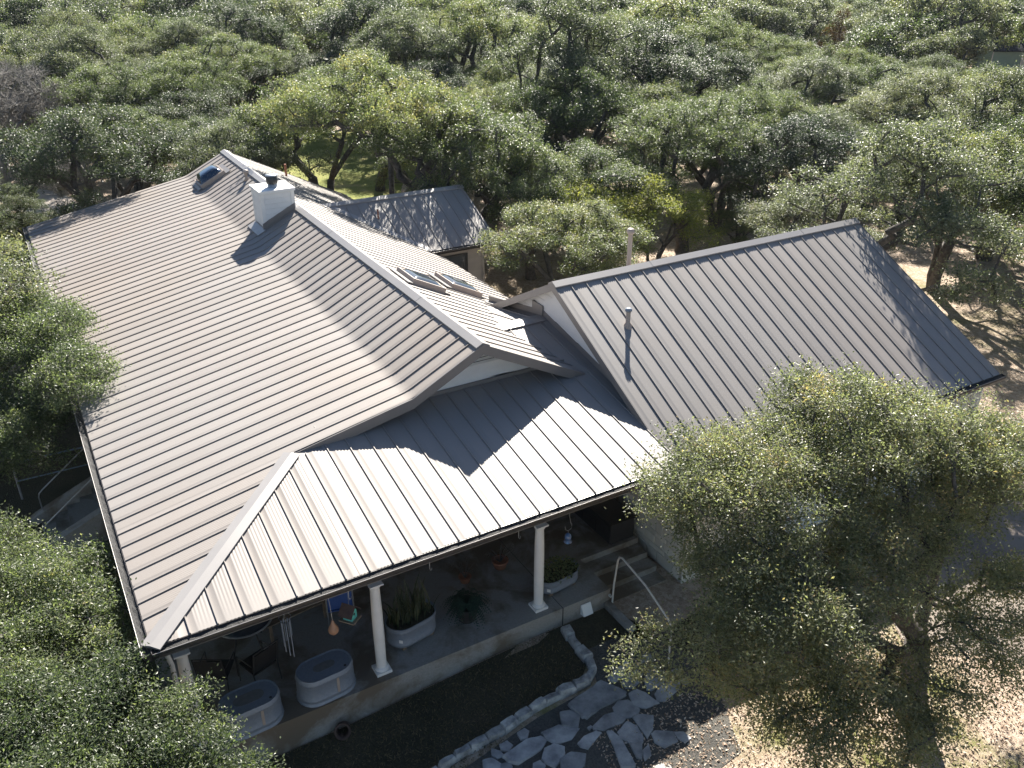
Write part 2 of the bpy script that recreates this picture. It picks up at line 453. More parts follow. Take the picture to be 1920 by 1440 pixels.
def build_tree(seed, stems, lobes, n_cl, sep, cr, per, leaf, aspect, r0, leafmat='oakleaf', bark='bark', subs=9, sig=.16, twig_n=4, twig_r=.006, upbias=.8, bare=0):
    rng = np.random.default_rng(seed)
    cs = lobes_to_centres(rng, lobes, n_cl, sep)
    pos, par, kids, cnt = grow(rng, stems, cs)
    C, o, tint, sub = clump_leaves(rng, cs, cr, per, subs, sig)
    prs = []
    if twig_n:
        for c in cs:
            dd = np.linalg.norm(sub - c, axis=1); ii = np.where(dd < cr * 1.3)[0]
            rng.shuffle(ii)
            for i in ii[:twig_n]: prs.append((c, sub[i]))
    tm = wood_mesh("trunk", pos, par, kids, cnt, r0, M[bark])
    mb = MB(); twigs_geo(mb, rng, prs, twig_r)
    wm = mb.mesh("twigs", M['twig']) if prs else None
    lm = leaves_mesh("crown", C, leaf, aspect, M[leafmat], rng, upbias, tint, out=o)
    return tm, lm, wm

def place_tree(meshes, loc, rz=0.0, sc=1.0, label="", cat="tree", name="oak_tree", group=None, sz=None, leafmat=None):
    t = thing(name, label, cat, loc, group)
    t.rotation_euler = (0, 0, rz); t.scale = (sc, sc, sz or sc)
    for nm, me in zip(("trunk", "crown", "twigs"), meshes):
        if me is None: continue
        o = bpy.data.objects.new(nm, me); COL.objects.link(o); o.parent = t
        if leafmat and nm == "crown":
            o.material_slots[0].link = 'OBJECT'; o.material_slots[0].material = M[leafmat]
    return t

def sstep(a, b, x):
    t = np.clip((x - a) / (b - a), 0, 1); return t * t * (3 - 2 * t)
def zg(x, y):
    """height of the ground: it drops a little towards the front left of the house"""
    a = -.20 + .28 * sstep(1.5, 7.7, x)
    return a * (1 - sstep(12, 22, y)) * (1 - sstep(16, 24, x) * .7)

# ------------------------------------------------------------------ ground
def sheet(name, poly_or_grid, mat, dz=0.0, step=None):
    """a thin sheet that follows the ground, cut as a fan of rings inside a polygon"""
    P2 = np.array(poly_or_grid, float); c = P2.mean(0); rings = 7
    dense = []
    for i in range(len(P2)):
        a, b = P2[i], P2[(i + 1) % len(P2)]
        for t in np.linspace(0, 1, 6)[:-1]: dense.append(a + (b - a) * t)
    dense = np.array(dense); n = len(dense)
    vs = [(c[0], c[1], zg(c[0], c[1]) + dz)]; fs = []
    for r in range(1, rings + 1):
        for q in dense:
            p = c + (q - c) * r / rings; vs.append((p[0], p[1], float(zg(p[0], p[1])) + dz))
    for k in range(n): fs.append((0, 1 + k, 1 + (k + 1) % n))
    for r in range(rings - 1):
        for k in range(n):
            o = 1 + r * n; fs.append((o + k, o + n + k, o + n + (k + 1) % n, o + (k + 1) % n))
    mb = MB(); mb.add(vs, fs, True)
    o = mb.build(name, mat, None, fix=False); struct(o); return o

gx_ = np.unique(np.concatenate([np.linspace(-20, 50, 71), np.linspace(-900, -20, 12), np.linspace(50, 900, 14)]))
gy_ = np.unique(np.concatenate([np.linspace(-20, 60, 81), np.linspace(-600, -20, 9), np.linspace(60, 1200, 16)]))
X, Y = np.meshgrid(gx_, gy_); Z = zg(X, Y)
nx, ny = len(gx_), len(gy_)
idx = np.arange(nx * ny).reshape(ny, nx)
Q = np.stack([idx[:-1, :-1], idx[:-1, 1:], idx[1:, 1:], idx[1:, :-1]], -1).reshape(-1, 4)
struct(link("ground", quads_mesh("ground", np.stack([X, Y, Z], -1).reshape(-1, 3), Q, M['ground'], smooth=True)))

def blob(c, rx, ry, rz=0, n=18, wob=.18, seed=0):
    rg = np.random.default_rng(seed); out = []
    for k in range(n):
        t = 2 * math.pi * k / n; r = 1 + rg.uniform(-wob, wob)
        x, y = rx * r * math.cos(t), ry * r * math.sin(t)
        out.append((c[0] + x * math.cos(rz) - y * math.sin(rz), c[1] + x * math.sin(rz) + y * math.cos(rz)))
    return out
sheet("lawn", blob((17.2, 43.5), 6.0, 13.5, R(-14), 22, .12, 3), M['lawn'], .006)
sheet("lawn", blob((-.9, 35.6), 3.6, 6.2, R(8), 16, .12, 4), M['lawn'], .006)
sheet("gravel_path", [(-8, 49.5), (-3, 48.2), (.3, 47.3), (2.2, 44.6), (2.9, 41.5), (4.4, 38.6), (3.0, 37.2), (1.5, 39.0), (.2, 41.2), (-.6, 44.6), (-3.2, 46.0), (-8, 47)], M['gravel'], .010)
sheet("dark_ground_strip", [(-3.4, -.2), (.15, -.2), (.15, 16), (-1.2, 18), (-3.4, 17)], M['bed'], .005)  # darker ground sheet along the left side of the house
sheet("garden_bed", [(-.6, .1), (7.75, .1), (7.60, -1.0), (7.1, -1.45), (6.2, -1.5), (5.0, -1.65), (4.2, -1.75), (3.0, -1.95), (-.6, -2.2)], M['bed'], .006)
sheet("dark_ground_strip", [(7.72, .1), (8.78, .1), (8.78, -.7), (8.95, -1.2), (10.5, -1.0), (12.2, -1.6), (11.2, -2.9), (9.6, -2.5), (9.3, -1.35), (8.5, -.78), (7.75, -.78)], M['bed'], .007)
sheet("driveway_joint", [(13.7, -4.95), (16.6, -2.6), (16.62, -2.63), (13.72, -4.98)], M['pathbed'], .016)
sheet("driveway_joint", [(15.4, -6.5), (18.6, -3.7), (18.62, -3.73), (15.42, -6.53)], M['pathbed'], .016)
sheet("driveway", [(13.55, -3.75), (14.6, -2.2), (15.2, -.2), (30, -.2), (31, -5.8), (17.0, -7.6)], M['drive'], .012)

# ------------------------------------------------------------------ house geometry: v along +X, u along +Y, one unit = one roof panel
P = 0.43; ZO = 7.6
def W(v, u, z): return Vector((v * P, u * P, (z + ZO) * P))
S1, S2, S3, SW = .1972, .4975, .5255, .489
VB, VR, UG, LL = 13.967, 17.862, 7.907, 59.29
ZB = S1 * VB; ZR = ZB + S2 * (VR - VB)
VE = 29.42                                    # right eave
def zR(v): return ZR - S2 * (v - VR)
def zL(v): return S1 * v if v < VB else ZB + S2 * (v - VB)
GL, GR, GU, GZ, GE = 24.45, 49.05, 11.815, 5.416, -.585
CU = 13.5; CZ = S1 * CU                       # connector ridge
WU, WZ, WE, WR = 42.9, 2.8, 36.3, 34.65       # rear wing ridge, eave, right end

def panels(parent, axis, starts, t0, t1, lo, hi, knots, splits=(), seam_h=.034, name="roof_panel", waves=6):
    """knots: list of (s, z) in panel units. Every pan has its raised seam and fine ribs as geometry."""
    ks = sorted(knots); sv = np.array([k[0] for k in ks]); zv = np.array([k[1] for k in ks])
    def zs(s): return float(np.interp(s, sv, zv))
    def nrm(s):
        e = .12; dz = (zs(min(s + e, sv[-1])) - zs(max(s - e, sv[0]))) / (min(s + e, sv[-1]) - max(s - e, sv[0]))
        l = math.hypot(1, dz); return (-dz / l, 1 / l)
    def pt(t, s, h):
        a, b = nrm(s); s2, z2 = s * P + a * h, (zs(s) + ZO) * P + b * h
        return (s2, t * P, z2) if axis == 'x' else (t * P, s2, z2)
    edges = sorted(set([t0, t1] + [s for s in starts if t0 < s < t1] + [s for s in splits if t0 < s < t1]))
    objs = []
    for a, b in zip(edges[:-1], edges[1:]):
        if b - a < .03: continue
        rnd = random.uniform(-.0015, .0015)
        cellstart = max([s for s in starts if s <= a + 1e-6], default=a)
        isseam = any(abs(s - a) < 1e-6 for s in starts)
        e = 1e-4
        mb = MB(); mid_knots = [k for k in sv[1:-1]]
        def strip(prof, smooth):
            rows = []
            for (t, h) in prof:
                tt = min(max(t, a + e), b - e); l, u = lo(tt), hi(tt)
                if u < l: u = l
                ss = [l] + [min(max(k, l), u) for k in mid_knots] + [u]
                rows.append([pt(t, s, h) for s in ss])
            m = len(rows[0])
            for i in range(len(rows) - 1):
                for j in range(m - 1):
                    q = [rows[i][j], rows[i + 1][j], rows[i + 1][j + 1], rows[i][j + 1]]
                    d1 = (Vector(q[0]) - Vector(q[3])).length; d2 = (Vector(q[1]) - Vector(q[2])).length
                    if d1 < 1e-4 and d2 < 1e-4: continue
                    if d1 < 1e-4: q = [q[0], q[1], q[2]]
                    elif d2 < 1e-4: q = [q[0], q[1], q[3]]
                    yield q
        # ribs, shared vertices for smooth shading
        prof = [(a + (.035 if isseam else 0), .004)]
        g = .28
        for k in range(waves * 2 + 1):
            t = cellstart + g + (.98 - g) * k / (waves * 2)
            if a + .05 < t < b - .015: prof.append((t, .004 + (.010 if k % 2 else 0.0) + rnd))
        prof.append((b, .004))
        keep = {}
        vs, fs = [], []
        for q in strip(prof, True):
            f = []
            for p in q:
                key = (round(p[0], 5), round(p[1], 5), round(p[2], 5))
                if key not in keep: keep[key] = len(vs); vs.append(p)
                f.append(keep[key])
            if len(set(f)) >= 3: fs.append(f)
        mb.add(vs, fs, True)
        if isseam:
            for pr in ([(a, 0), (a, seam_h)], [(a, seam_h), (a + .038, seam_h)], [(a + .038, seam_h), (a + .038, 0)]):
                for q in strip(pr, False): mb.add(q, [tuple(range(len(q)))])
        if mb.f: objs.append(mb.build(name, M['roof'], parent, fix=False))
    return objs

def soft(knots, w_=.32):
    """rounds the bend of a two-pitch slope"""
    out = [knots[0]]
    for (a, b, c) in zip(knots[:-2], knots[1:-1], knots[2:]):
        s1 = (b[1] - a[1]) / (b[0] - a[0]); s2 = (c[1] - b[1]) / (c[0] - b[0])
        for t in (-1, -.33, .33, 1):
            s = b[0] + t * w_; z = b[1] + s1 * t * w_ if t < 0 else b[1] + s2 * t * w_
            q = (1 - abs(t)) ** 2 * w_ * abs(s2 - s1) / 4
            out.append((s, z + (q if s2 > s1 else -q)))
    out.append(knots[-1]); return out

def deck(parent, polys, thick, mat, name):
    mb = MB()
    for p in polys:
        q = [Vector(x) - Vector((0, 0, .004)) for x in p]; mb.prism(q, (0, 0, -thick))
    return mb.build(name, mat, parent)

def frange(a, b): 
    out = []; x = a
    while x < b: out.append(x); x += 1
    return out

house = thing("house", "large house with taupe standing seam metal roof, white gable end and deep front porch", "house", (7.7, 12, 0))
# main roof
main_roof = deck(house, [
    [W(0, 0, 0), W(UG, UG, S1 * UG), W(VB, UG, ZB), W(VB, LL, ZB), W(0, LL, 0)],
    [W(VB, UG, ZB), W(VR, UG, ZR), W(VR, LL, ZR), W(VB, LL, ZB)],
    [W(VR, UG, ZR), W(24.1, UG, zR(24.1)), W(VE, 25, zR(VE)), W(VE, LL, zR(VE)), W(VR, LL, ZR)]], .10, M['trim'], "main_roof")
panels(main_roof, 'x', frange(1.589 - 1, LL), 0.02, LL, lambda t: 0.0, lambda t: t if t < UG else VR, soft([(0, 0), (VB, ZB), (VR, ZR)]), splits=(UG,))
def hiR(u):
    if u < CU:
        return VR + (ZR - S1 * u) / S2
    if u < 20.1: return VR + (ZR - (CZ - S1 * (u - CU))) / S2
    if u < 24.5: return 24.6 + (u - 20.1) / 4.4 * (VE - 24.6)
    if WE - 0.05 < u <= WU: return VR + (ZR - (WZ - SW * (WU - u))) / S2
    if WU < u < 2 * WU - WE: return VR + (ZR - (WZ - SW * (u - WU))) / S2
    return VE
panels(main_roof, 'x', frange(8.724, LL), UG, LL, lambda t: VR, hiR, [(VR, ZR), (VE + .6, zR(VE + .6))], splits=(CU, 20.1, 24.5, WE, WU, 2 * WU - WE), waves=4)

# porch and connector roof (one plane rising from the front eave)
def valU(v): return zR(v) / S1
PR = 25.0
porch_roof = deck(house, [
    [W(0, 0, 0), W(24.4, 0, 0), W(24.4, 2.5, S1 * 2.5), W(25.0, 2.5, S1 * 2.5), W(25.0, CU, CZ), W(21.96, CU, CZ), W(23.64, 9.25, S1 * 9.25), W(9.25, 9.25, S1 * 9.25)]], .10, M['trim'], "porch_roof")
def hiP(v):
    if v < UG: return v
    if v < 9.22: return UG - .3
    if v < 23.64: return 9.22
    return CU
panels(porch_roof, 'y', frange(1.36, PR), 0.02, PR, lambda t: 0.0 if t < 24.42 else 2.5, hiP, [(0, 0), (CU, CZ)], splits=(UG, 23.64, 24.42), waves=5)
panels(porch_roof, 'y', frange(1.36, PR), 21.98, 23.62, valU, lambda t: CU, [(0, 0), (CU, CZ)], waves=5)
vv2 = lambda v: CU + (CZ - zR(v)) / S1
panels(porch_roof, 'y', frange(1.36, PR), 21.98, PR, lambda t: CU, lambda t: min(vv2(t), 20.3), [(CU, CZ), (20.5, CZ - S1 * 7)], waves=5)

# ridge caps
def cap_strip(parent, a, b, da, db, wd, lift, name, mat, drop=.03):
    """inverted-V cap: a..b ridge line, da/db the down-slope directions of both sides"""
    a, b = Vector(a), Vector(b); mb = MB(); up = Vector((0, 0, lift))
    da, db = Vector(da).normalized() * wd, Vector(db).normalized() * wd
    dn = Vector((0, 0, -drop))
    prof = lambda c: [c + up + da + dn, c + up + da, c + up, c + up + db, c + up + db + dn]
    A, B = prof(a), prof(b)
    vs = A + B; mb.add(vs, [(i, i + 1, i + 6, i + 5) for i in range(4)])
    # ends
    mb.add([A[0], A[1], A[2], A[3], A[4]], [(0, 1, 2, 3, 4)]); mb.add([B[0], B[1], B[2], B[3], B[4]], [(4, 3, 2, 1, 0)])
    return mb.build(name, mat, parent)
ys = [UG - .05, 15.2, 22.3, 29.5, 36.6, 43.8, 51.2, LL + .1]
for i in range(7): cap_strip(main_roof, W(VR, ys[i] - (.15 if i else 0), ZR), W(VR, ys[i + 1], ZR), (-1, 0, -S2), (1, 0, -S2), .185 + .003 * (i % 2), .060 + .005 * (i % 2), "ridge_cap", M['cap'])
cap_strip(porch_roof, W(-.02, -.02, 0), W(UG - .12, UG - .12, S1 * (UG - .12)), (-1, 1, -S1), (1, -1, -S1), .175, .050, "hip_cap", M['cap'], .02)
cap_strip(porch_roof, W(21.6, CU, CZ), W(24.95, CU, CZ), (0, -1, -S1), (0, 1, -S1), .21, .055, "ridge_cap", M['flash'])
# valley pans of the connector
def flat(parent, pts, name, mat, lift=.012):
    mb = MB(); mb.prism([Vector(p) + Vector((0, 0, lift)) for p in pts], (0, 0, -.01)); return mb.build(name, mat, parent)
def rp(v, u): return W(v, u, zR(v))
def pp(v, u): return W(v, u, S1 * u)
vt, vb_ = 21.98, 24.1
flat(porch_roof, [rp(vt - .55, valU(vt)), rp(vt, valU(vt)), rp(vb_, valU(vb_)), rp(vb_ - .55, valU(vb_))], "valley_pan", M['roof'])
flat(porch_roof, [pp(vt, valU(vt)), pp(vt + .5, valU(vt)), pp(vb_ + .5, valU(vb_)), pp(vb_, valU(vb_))], "valley_pan", M['roof'], .014)
def bp(v, u): return W(v, u, CZ - S1 * (u - CU))
flat(porch_roof, [rp(21.4, 13.7), rp(21.98, 13.5), rp(24.4, 20.0), rp(23.8, 20.3)], "valley_pan", M['flash'], .013)

# gable end: rake boards, wall, louvre
gy0 = (UG + .02) * P
def rake(parent, pts, u, dpt, th, mat, name):
    mb = MB()
    for a, b in zip(pts[:-1], pts[1:]):
        A, B = W(a[0], u, a[1]), W(b[0], u, b[1])
        mb.prism([A, B, B - Vector((0, 0, dpt)), A - Vector((0, 0, dpt))], (0, th, 0))
    return mb.build(name, mat, parent)
rake(house, [(UG + .1, S1 * UG - .02), (VB, ZB), (VR, ZR + .06)], UG - .09, .235, .035, M['trim'], "rake_board")
rake(house, [(VR, ZR + .06), (24.35, zR(24.35))], UG - .09, .235, .035, M['trim'], "rake_board")
rake(house, [(UG + .3, S1 * UG - .10), (VB, ZB - .10), (VR, ZR - .12), (23.9, zR(23.9) - .12)], UG + .05, .05, .50, M['trim'], "gable_soffit")
GWU = 9.25
def gz(v): return zL(v) if v < VR else zR(v)
gw = MB(); zb0 = S1 * GWU
gw.prism([W(10.3, GWU, zb0 - .02), W(23.6, GWU, zb0 - .02), W(23.6, GWU, zR(23.6) - .2), W(VR, GWU, ZR - .2), W(VB, GWU, ZB - .2), W(10.3, GWU, S1 * 10.3 - .05)], (0, .12, 0))
gable_wall = gw.build("gable_wall", M['white'], house)
mb = MB(); mb.box(W(17.0, GWU - .06, zb0 + .10), (5.65, .03, .10)); mb.build("wall_flashing", M['trim'], gable_wall)
# siding boards on the gable below the louvre
def clip_span(z, zfun, v0, v1):
    vs = [v for v in np.linspace(v0, v1, 300) if zfun(v) > z]
    return (min(vs), max(vs)) if len(vs) > 3 else None
zz = zb0 + .30
while zz < zb0 + 1.2:
    sp = clip_span(zz + .4, lambda v: gz(v) - .25, 10, 23.4)
    if sp:
        m_ = MB(); A, B = W(sp[0], GWU - .05, zz), W(sp[1], GWU - .05, zz)
        m_.prism([A, B, B + Vector((0, .012, .165)), A + Vector((0, .012, .165))], (0, .03, 0)); m_.build("siding_board", M['white'], gable_wall)
    zz += .40
vent = MB(); vsp = clip_span(3.05, lambda v: gz(v) - .35, 10, 23.4)
vent.prism([W(vsp[0], GWU - .07, 3.05), W(vsp[1], GWU - .07, 3.05), W(VR, GWU - .07, ZR - .45)], (0, .02, 0))
gv = vent.build("gable_vent", M['dark'], gable_wall)
zz = 3.05
while zz < 4.1:
    sp = clip_span(zz + .14, lambda v: gz(v) - .35, 10, 23.4)
    if sp:
        A, B = W(sp[0], GWU - .16, zz), W(sp[1], GWU - .16, zz)
        mb2 = MB(); mb2.prism([A, B, B + Vector((0, .05, .058)), A + Vector((0, .05, .058))], (0, .012, .0)); mb2.build("louver_slat", M['white'], gable_wall)
    zz += .19

# gutters
def gutter(parent, a, b, out_dir, name="gutter"):
    a, b = Vector(a), Vector(b); od = Vector(out_dir); d = (b - a).normalized()
    mb = MB()
    prof = [(.0, .02), (.0, -.115), (.085, -.115), (.125, -.04), (.125, .0), (.140, .0), (.140, -.05), (.098, -.125), (-.012, -.125), (-.012, .02)]
    A = [a + od * x + Vector((0, 0, z)) for x, z in prof]; B = [b + od * x + Vector((0, 0, z)) for x, z in prof]
    n = len(prof)
    mb.add(A + B, [(i, (i + 1) % n, (i + 1) % n + n, i + n) for i in range(n)])
    mb.add([a + od * .0 + Vector((0, 0, .02)), a + od * .13 + Vector((0, 0, .0)), a + od * .09 + Vector((0, 0, -.12)), a + Vector((0, 0, -.12))], [(0, 1, 2, 3)])
    mb.add([b + od * .0 + Vector((0, 0, .02)), b + od * .13 + Vector((0, 0, .0)), b + od * .09 + Vector((0, 0, -.12)), b + Vector((0, 0, -.12))], [(0, 1, 2, 3)])
    g_ = mb.build(name, M['gutter'], parent)
    # strip of leaf mesh lying inside
    fl = MB(); N = max(8, int((b - a).length / .12)); vs = []
    for i in range(N + 1):
        c = a + (b - a) * i / N
        for x, z in ((.002, -.005), (.045, -.020), (.085, -.020), (.124, -.008)):
            vs.append(c + od * x + Vector((0, 0, z + random.uniform(-.009, .009))))
    fl.add(vs, [(i * 4 + j, i * 4 + j + 1, i * 4 + j + 5, i * 4 + j + 4) for i in range(N) for j in range(3)])
    fl.build("gutter_guard", M['gutterfill'], g_, fix=False)
    lip = MB(); lip.tube([a + od * .134 + Vector((0, 0, .004)), b + od * .134 + Vector((0, 0, .004))], .007, 5); lip.build("gutter_lip", M['flash'], g_)
    return g_
ez = -.02
gutter(house, W(-.02, -.04, ez) + Vector((0, 0, -.01)), W(24.38, -.04, ez) + Vector((0, 0, -.01)), (0, -1, 0))
gutter(house, W(-.04, -.34, ez) + Vector((0, 0, -.01)), W(-.04, LL, ez) + Vector((0, 0, -.01)), (-1, 0, 0))
mb = MB(); mb.box(W(12.4, .12, -.42), (10.55, .05, .20)); mb.build("porch_beam", M['trim'], house)
mb = MB(); mb.box(W(12.7, .95, -.60), (10.5, .16, .22)); mb.build("porch_beam", M['whitetrim'], house)
mb = MB(); mb.box(W(.12, 29.6, -.42), (.05, 25.3, .20)); mb.build("porch_beam", M['trim'], house)
# porch ceiling
mb = MB(); mb.prism([W(.3, .3, -.55), W(24.4, .3, -.55), W(24.4, 9.2, -.45), W(.3, 9.2, -.45)], (0, 0, .03)); mb.build("porch_ceiling", M['tanwood'], house)
# walls
mb = MB()
mb.box(((7.6 * P + 24.6 * P) / 2, 9.6 * P, 1.9), (17 * P, .15, 2.75))
mb.box((7.6 * P, (9.8 * P + 58 * P) / 2, 1.8), (.15, 48.2 * P, 3.0))
mb.box(((7.6 * P + 28 * P) / 2, 58.0 * P, 1.3), (20.4 * P, .15, 2.6))
mb.box((28.0 * P, 41 * P, 1.4), (.15, 34 * P, 2.8))
mb.prism([W(7.6, 58, -1), W(28, 58, -1), W(28, 58, zR(28) - .3), W(VR, 58, ZR - .3), W(VB, 58, ZB - .3), W(7.6, 58, zL(7.6) - .3)], (0, .1, 0))
wall = mb.build("wall", M['tanwood'], house)
# porch back wall openings
for vc, wd_, kind in ((11.2, 1.6, 'w'), (15.2, .95, 'd'), (19.2, 1.6, 'w')):
    fr = MB(); h0, h1 = (.54, 2.6) if kind == 'd' else (1.3, 2.6)
    yy = 9.6 * P - .085
    for dx in (-wd_ / 2, wd_ / 2): fr.box((vc * P + dx, yy, (h0 + h1) / 2), (.09, .05, h1 - h0 + .09))
    fr.box((vc * P, yy, h1), (wd_ - .09, .05, .09)); fr.box((vc * P, yy, h0), (wd_ - .09, .05, .09))
    f_ = fr.build("door" if kind == 'd' else "window", M['whitetrim'], house)
    pn = MB(); pn.box((vc * P, yy + .012, (h0 + h1) / 2), (wd_ - .1, .02, h1 - h0 - .1)); pn.build("pane", M['pane'], f_)
# porch floor
fl = MB(); zf = .541
fl.prism([(0.0, .115, zf), (8.93, .115, zf), (8.93, 1.25, zf), (10.56, 1.25, zf), (10.56, 4.05, zf), (3.2, 4.05, zf), (3.2, 25.0, zf), (.12, 25.0, zf), (.12, 4.05, zf)], (0, 0, -1.1))
porch_floor = fl.build("porch_floor", M['slab'], house)
mb = MB(); mb.box((7.72, .108, .1), (.012, .02, .9)); mb.box((7.72, 2.0, zf + .001), (.012, 3.8, .004)); mb.build("expansion_joint", M['dark'], porch_floor)
# front steps between the porch and the garage wall
st_ = MB()
for k in range(3):
    z1 = zf - .15 * (k + 1)
    st_.box((9.74, 1.25 - .19 - .36 * k - .0, (z1 - .6) / 2), (1.60, .38, z1 + .6))
steps = st_.build("front_steps", M['slab'], house)
mb = MB(); mb.box((8.86, -.35, -.02), (.14, .9, .52)); mb.build("step_cheek", M['slab'], house)
rail = MB()
rail.tube([(8.95, .04, .06), (8.95, .02, .7), (8.95, -.06, 1.42), (8.95, -.11, 1.53), (8.95, -.20, 1.57), (8.95, -.32, 1.55), (8.95, -1.0, 1.42), (8.95, -1.75, 1.12), (8.95, -1.85, 1.0), (8.95, -1.87, .05)], .021, 8)
for z in (.12, .38): rail.box((8.92, .08, z), (.05, .08, .04))
tag(rail.build("handrail", M['pipe'], None), "cream painted bent pipe handrail beside the front porch steps", "handrail")
# columns
def column(x, y, base=True):
    mb = MB(); z0 = zf
    mb.lathe([(.098, .12), (.104, .8), (.102, 1.4), (.088, 2.02)], (x, y, z0), 24)
    c_ = mb.build("column", M['whitetrim'], house)
    b_ = MB(); b_.box((x, y, z0 + .03), (.30, .30, .06)); b_.lathe([(.0, .062), (.135, .062), (.142, .08), (.135, .10), (.112, .112), (.108, .125), (.0, .125)], (x, y, z0), 24)
    b_.build("base", M['whitetrim'], c_)
    t_ = MB(); t_.lathe([(.088, 2.02), (.115, 2.05), (.12, 2.08), (.12, 2.1)], (x, y, z0), 20); t_.box((x, y, z0 + 2.115), (.26, .26, .03)); t_.build("capital", M['whitetrim'], c_)
for x, y in ((3.79, .41), (7.30, .41), (.42, .41), (.42, 4.4), (.42, 8.2)): column(x, y)
mb = MB(); mb.tube([(.17, .06, 3.1), (.20, .16, 2.9), (.24, .22, 2.6), (.24, .22, -.1)], .042, 8); mb.build("downspout", M['whitetrim'], house)

# chimney
ch_t = 6.02
cm = MB(); cm.box(W(16.33, 37.9, 4.2), (2.42 * P, 2.28 * P, (ch_t - 2.4) * P))
chimney = cm.build("chimney", M['white'], house)
cz0, cz1 = 3.2, ch_t
for side in ('front', 'left'):
    z = cz1 - .42
    while z > 2.9:
        bd = MB(); zc = (z + ZO) * P
        if side == 'front':
            zlow = ZB + S2 * (15.12 - VB); v0 = 15.12 + .22; v1 = 17.54 - .22
            vv = VB + (z + .02 - ZB) / S2 - .12
            v1c = min(v1, vv) if z < 4.55 else v1
            if v1c - v0 > .2:
                a = W(v0, 36.76, z); b = W(v1c, 36.76, z)
                bd.prism([a + Vector((0, -.022, 0)), b + Vector((0, -.022, 0)), b + Vector((0, -.008, .152)), a + Vector((0, -.008, .152))], (0, .03, 0)); bd.build("siding_board", M['white'], chimney)
        else:
            if z > 3.35:
                a = W(15.12, 39.04 - .2, z); b = W(15.12, 36.76 + .2, z)
                bd.prism([a + Vector((-.022, 0, 0)), b + Vector((-.022, 0, 0)), b + Vector((-.008, 0, .152)), a + Vector((-.008, 0, .152))], (.03, 0, 0)); bd.build("siding_board", M['white'], chimney)
        z -= .37
for v, u in ((15.12, 36.76), (17.54, 36.76), (15.12, 39.04)):
    tr = MB(); sx = .09 if v < 16 else -.09; sy = .09 if u < 38 else -.09
    tr.prism([W(v, u, 0) + Vector(q) + Vector((0, 0, 1.5 * P)) * 0 for q in ((-.028 * (1 if sx > 0 else -1), -.026 * (1 if sy > 0 else -1), 3.0 * P), (sx, -.026 * (1 if sy > 0 else -1), 3.0 * P), (sx, -.001 * (1 if sy > 0 else -1), 3.0 * P), (-.001 * (1 if sx > 0 else -1), -.001 * (1 if sy > 0 else -1), 3.0 * P), (-.001 * (1 if sx > 0 else -1), sy, 3.0 * P), (-.028 * (1 if sx > 0 else -1), sy, 3.0 * P))], (0, 0, 3.0 * P))
    tr.build("corner_trim", M['whitetrim'], chimney)
cc = MB(); cc.box(W(16.33, 37.9, ch_t + .10), (2.42 * P + .13, 2.28 * P + .13, .085)); cc.build("chimney_cap", M['white'], chimney)
fb = W(16.33, 37.7, ch_t + .2)
fl_ = MB(); fl_.lathe([(.15, -.02), (.15, .13), (.13, .13)], fb, 20); fl_.build("flue_pipe", M['galv'], chimney)
fl_ = MB(); fl_.lathe([(.12, .11), (.175, .11), (.182, .14), (.182, .35), (.17, .36)], fb, 24); fl_.build("flue_collar", M['blackmetal'], chimney)
fl_ = MB(); fl_.lathe([(.0, .395), (.12, .393), (.195, .375), (.195, .355), (.0, .355)], fb, 24); fl_.build("flue_cap", M['galv'], chimney)
# flashing skirt round the chimney
sk = MB()
def uz(v): return zL(v)
a0, a1 = W(15.0, 36.68, uz(15.0)), W(17.55, 36.68, uz(17.55))
sk.prism([a0, a1, a1 + Vector((0, 0, .24)), a0 + Vector((0, 0, .24))], (0, .025, 0))
b0, b1 = W(15.06, 39.1, uz(15.06)), W(15.06, 36.7, uz(15.06))
sk.prism([b0, b1, b1 + Vector((0, 0, .10)), b0 + Vector((0, 0, .10))], (.02, 0, 0))
sk.build("flashing_skirt", M['trim'], chimney)
ap = MB(); p1, p2 = W(14.45, 36.4, uz(14.45)), W(14.45, 39.2, uz(14.45)); p3, p4 = W(15.1, 39.2, uz(15.1)), W(15.1, 36.4, uz(15.1))
ap.prism([x + Vector((0, 0, .055)) for x in (p1, p4, p3, p2)], (0, 0, -.05)); ap.build("flashing_apron", M['flash'], chimney)

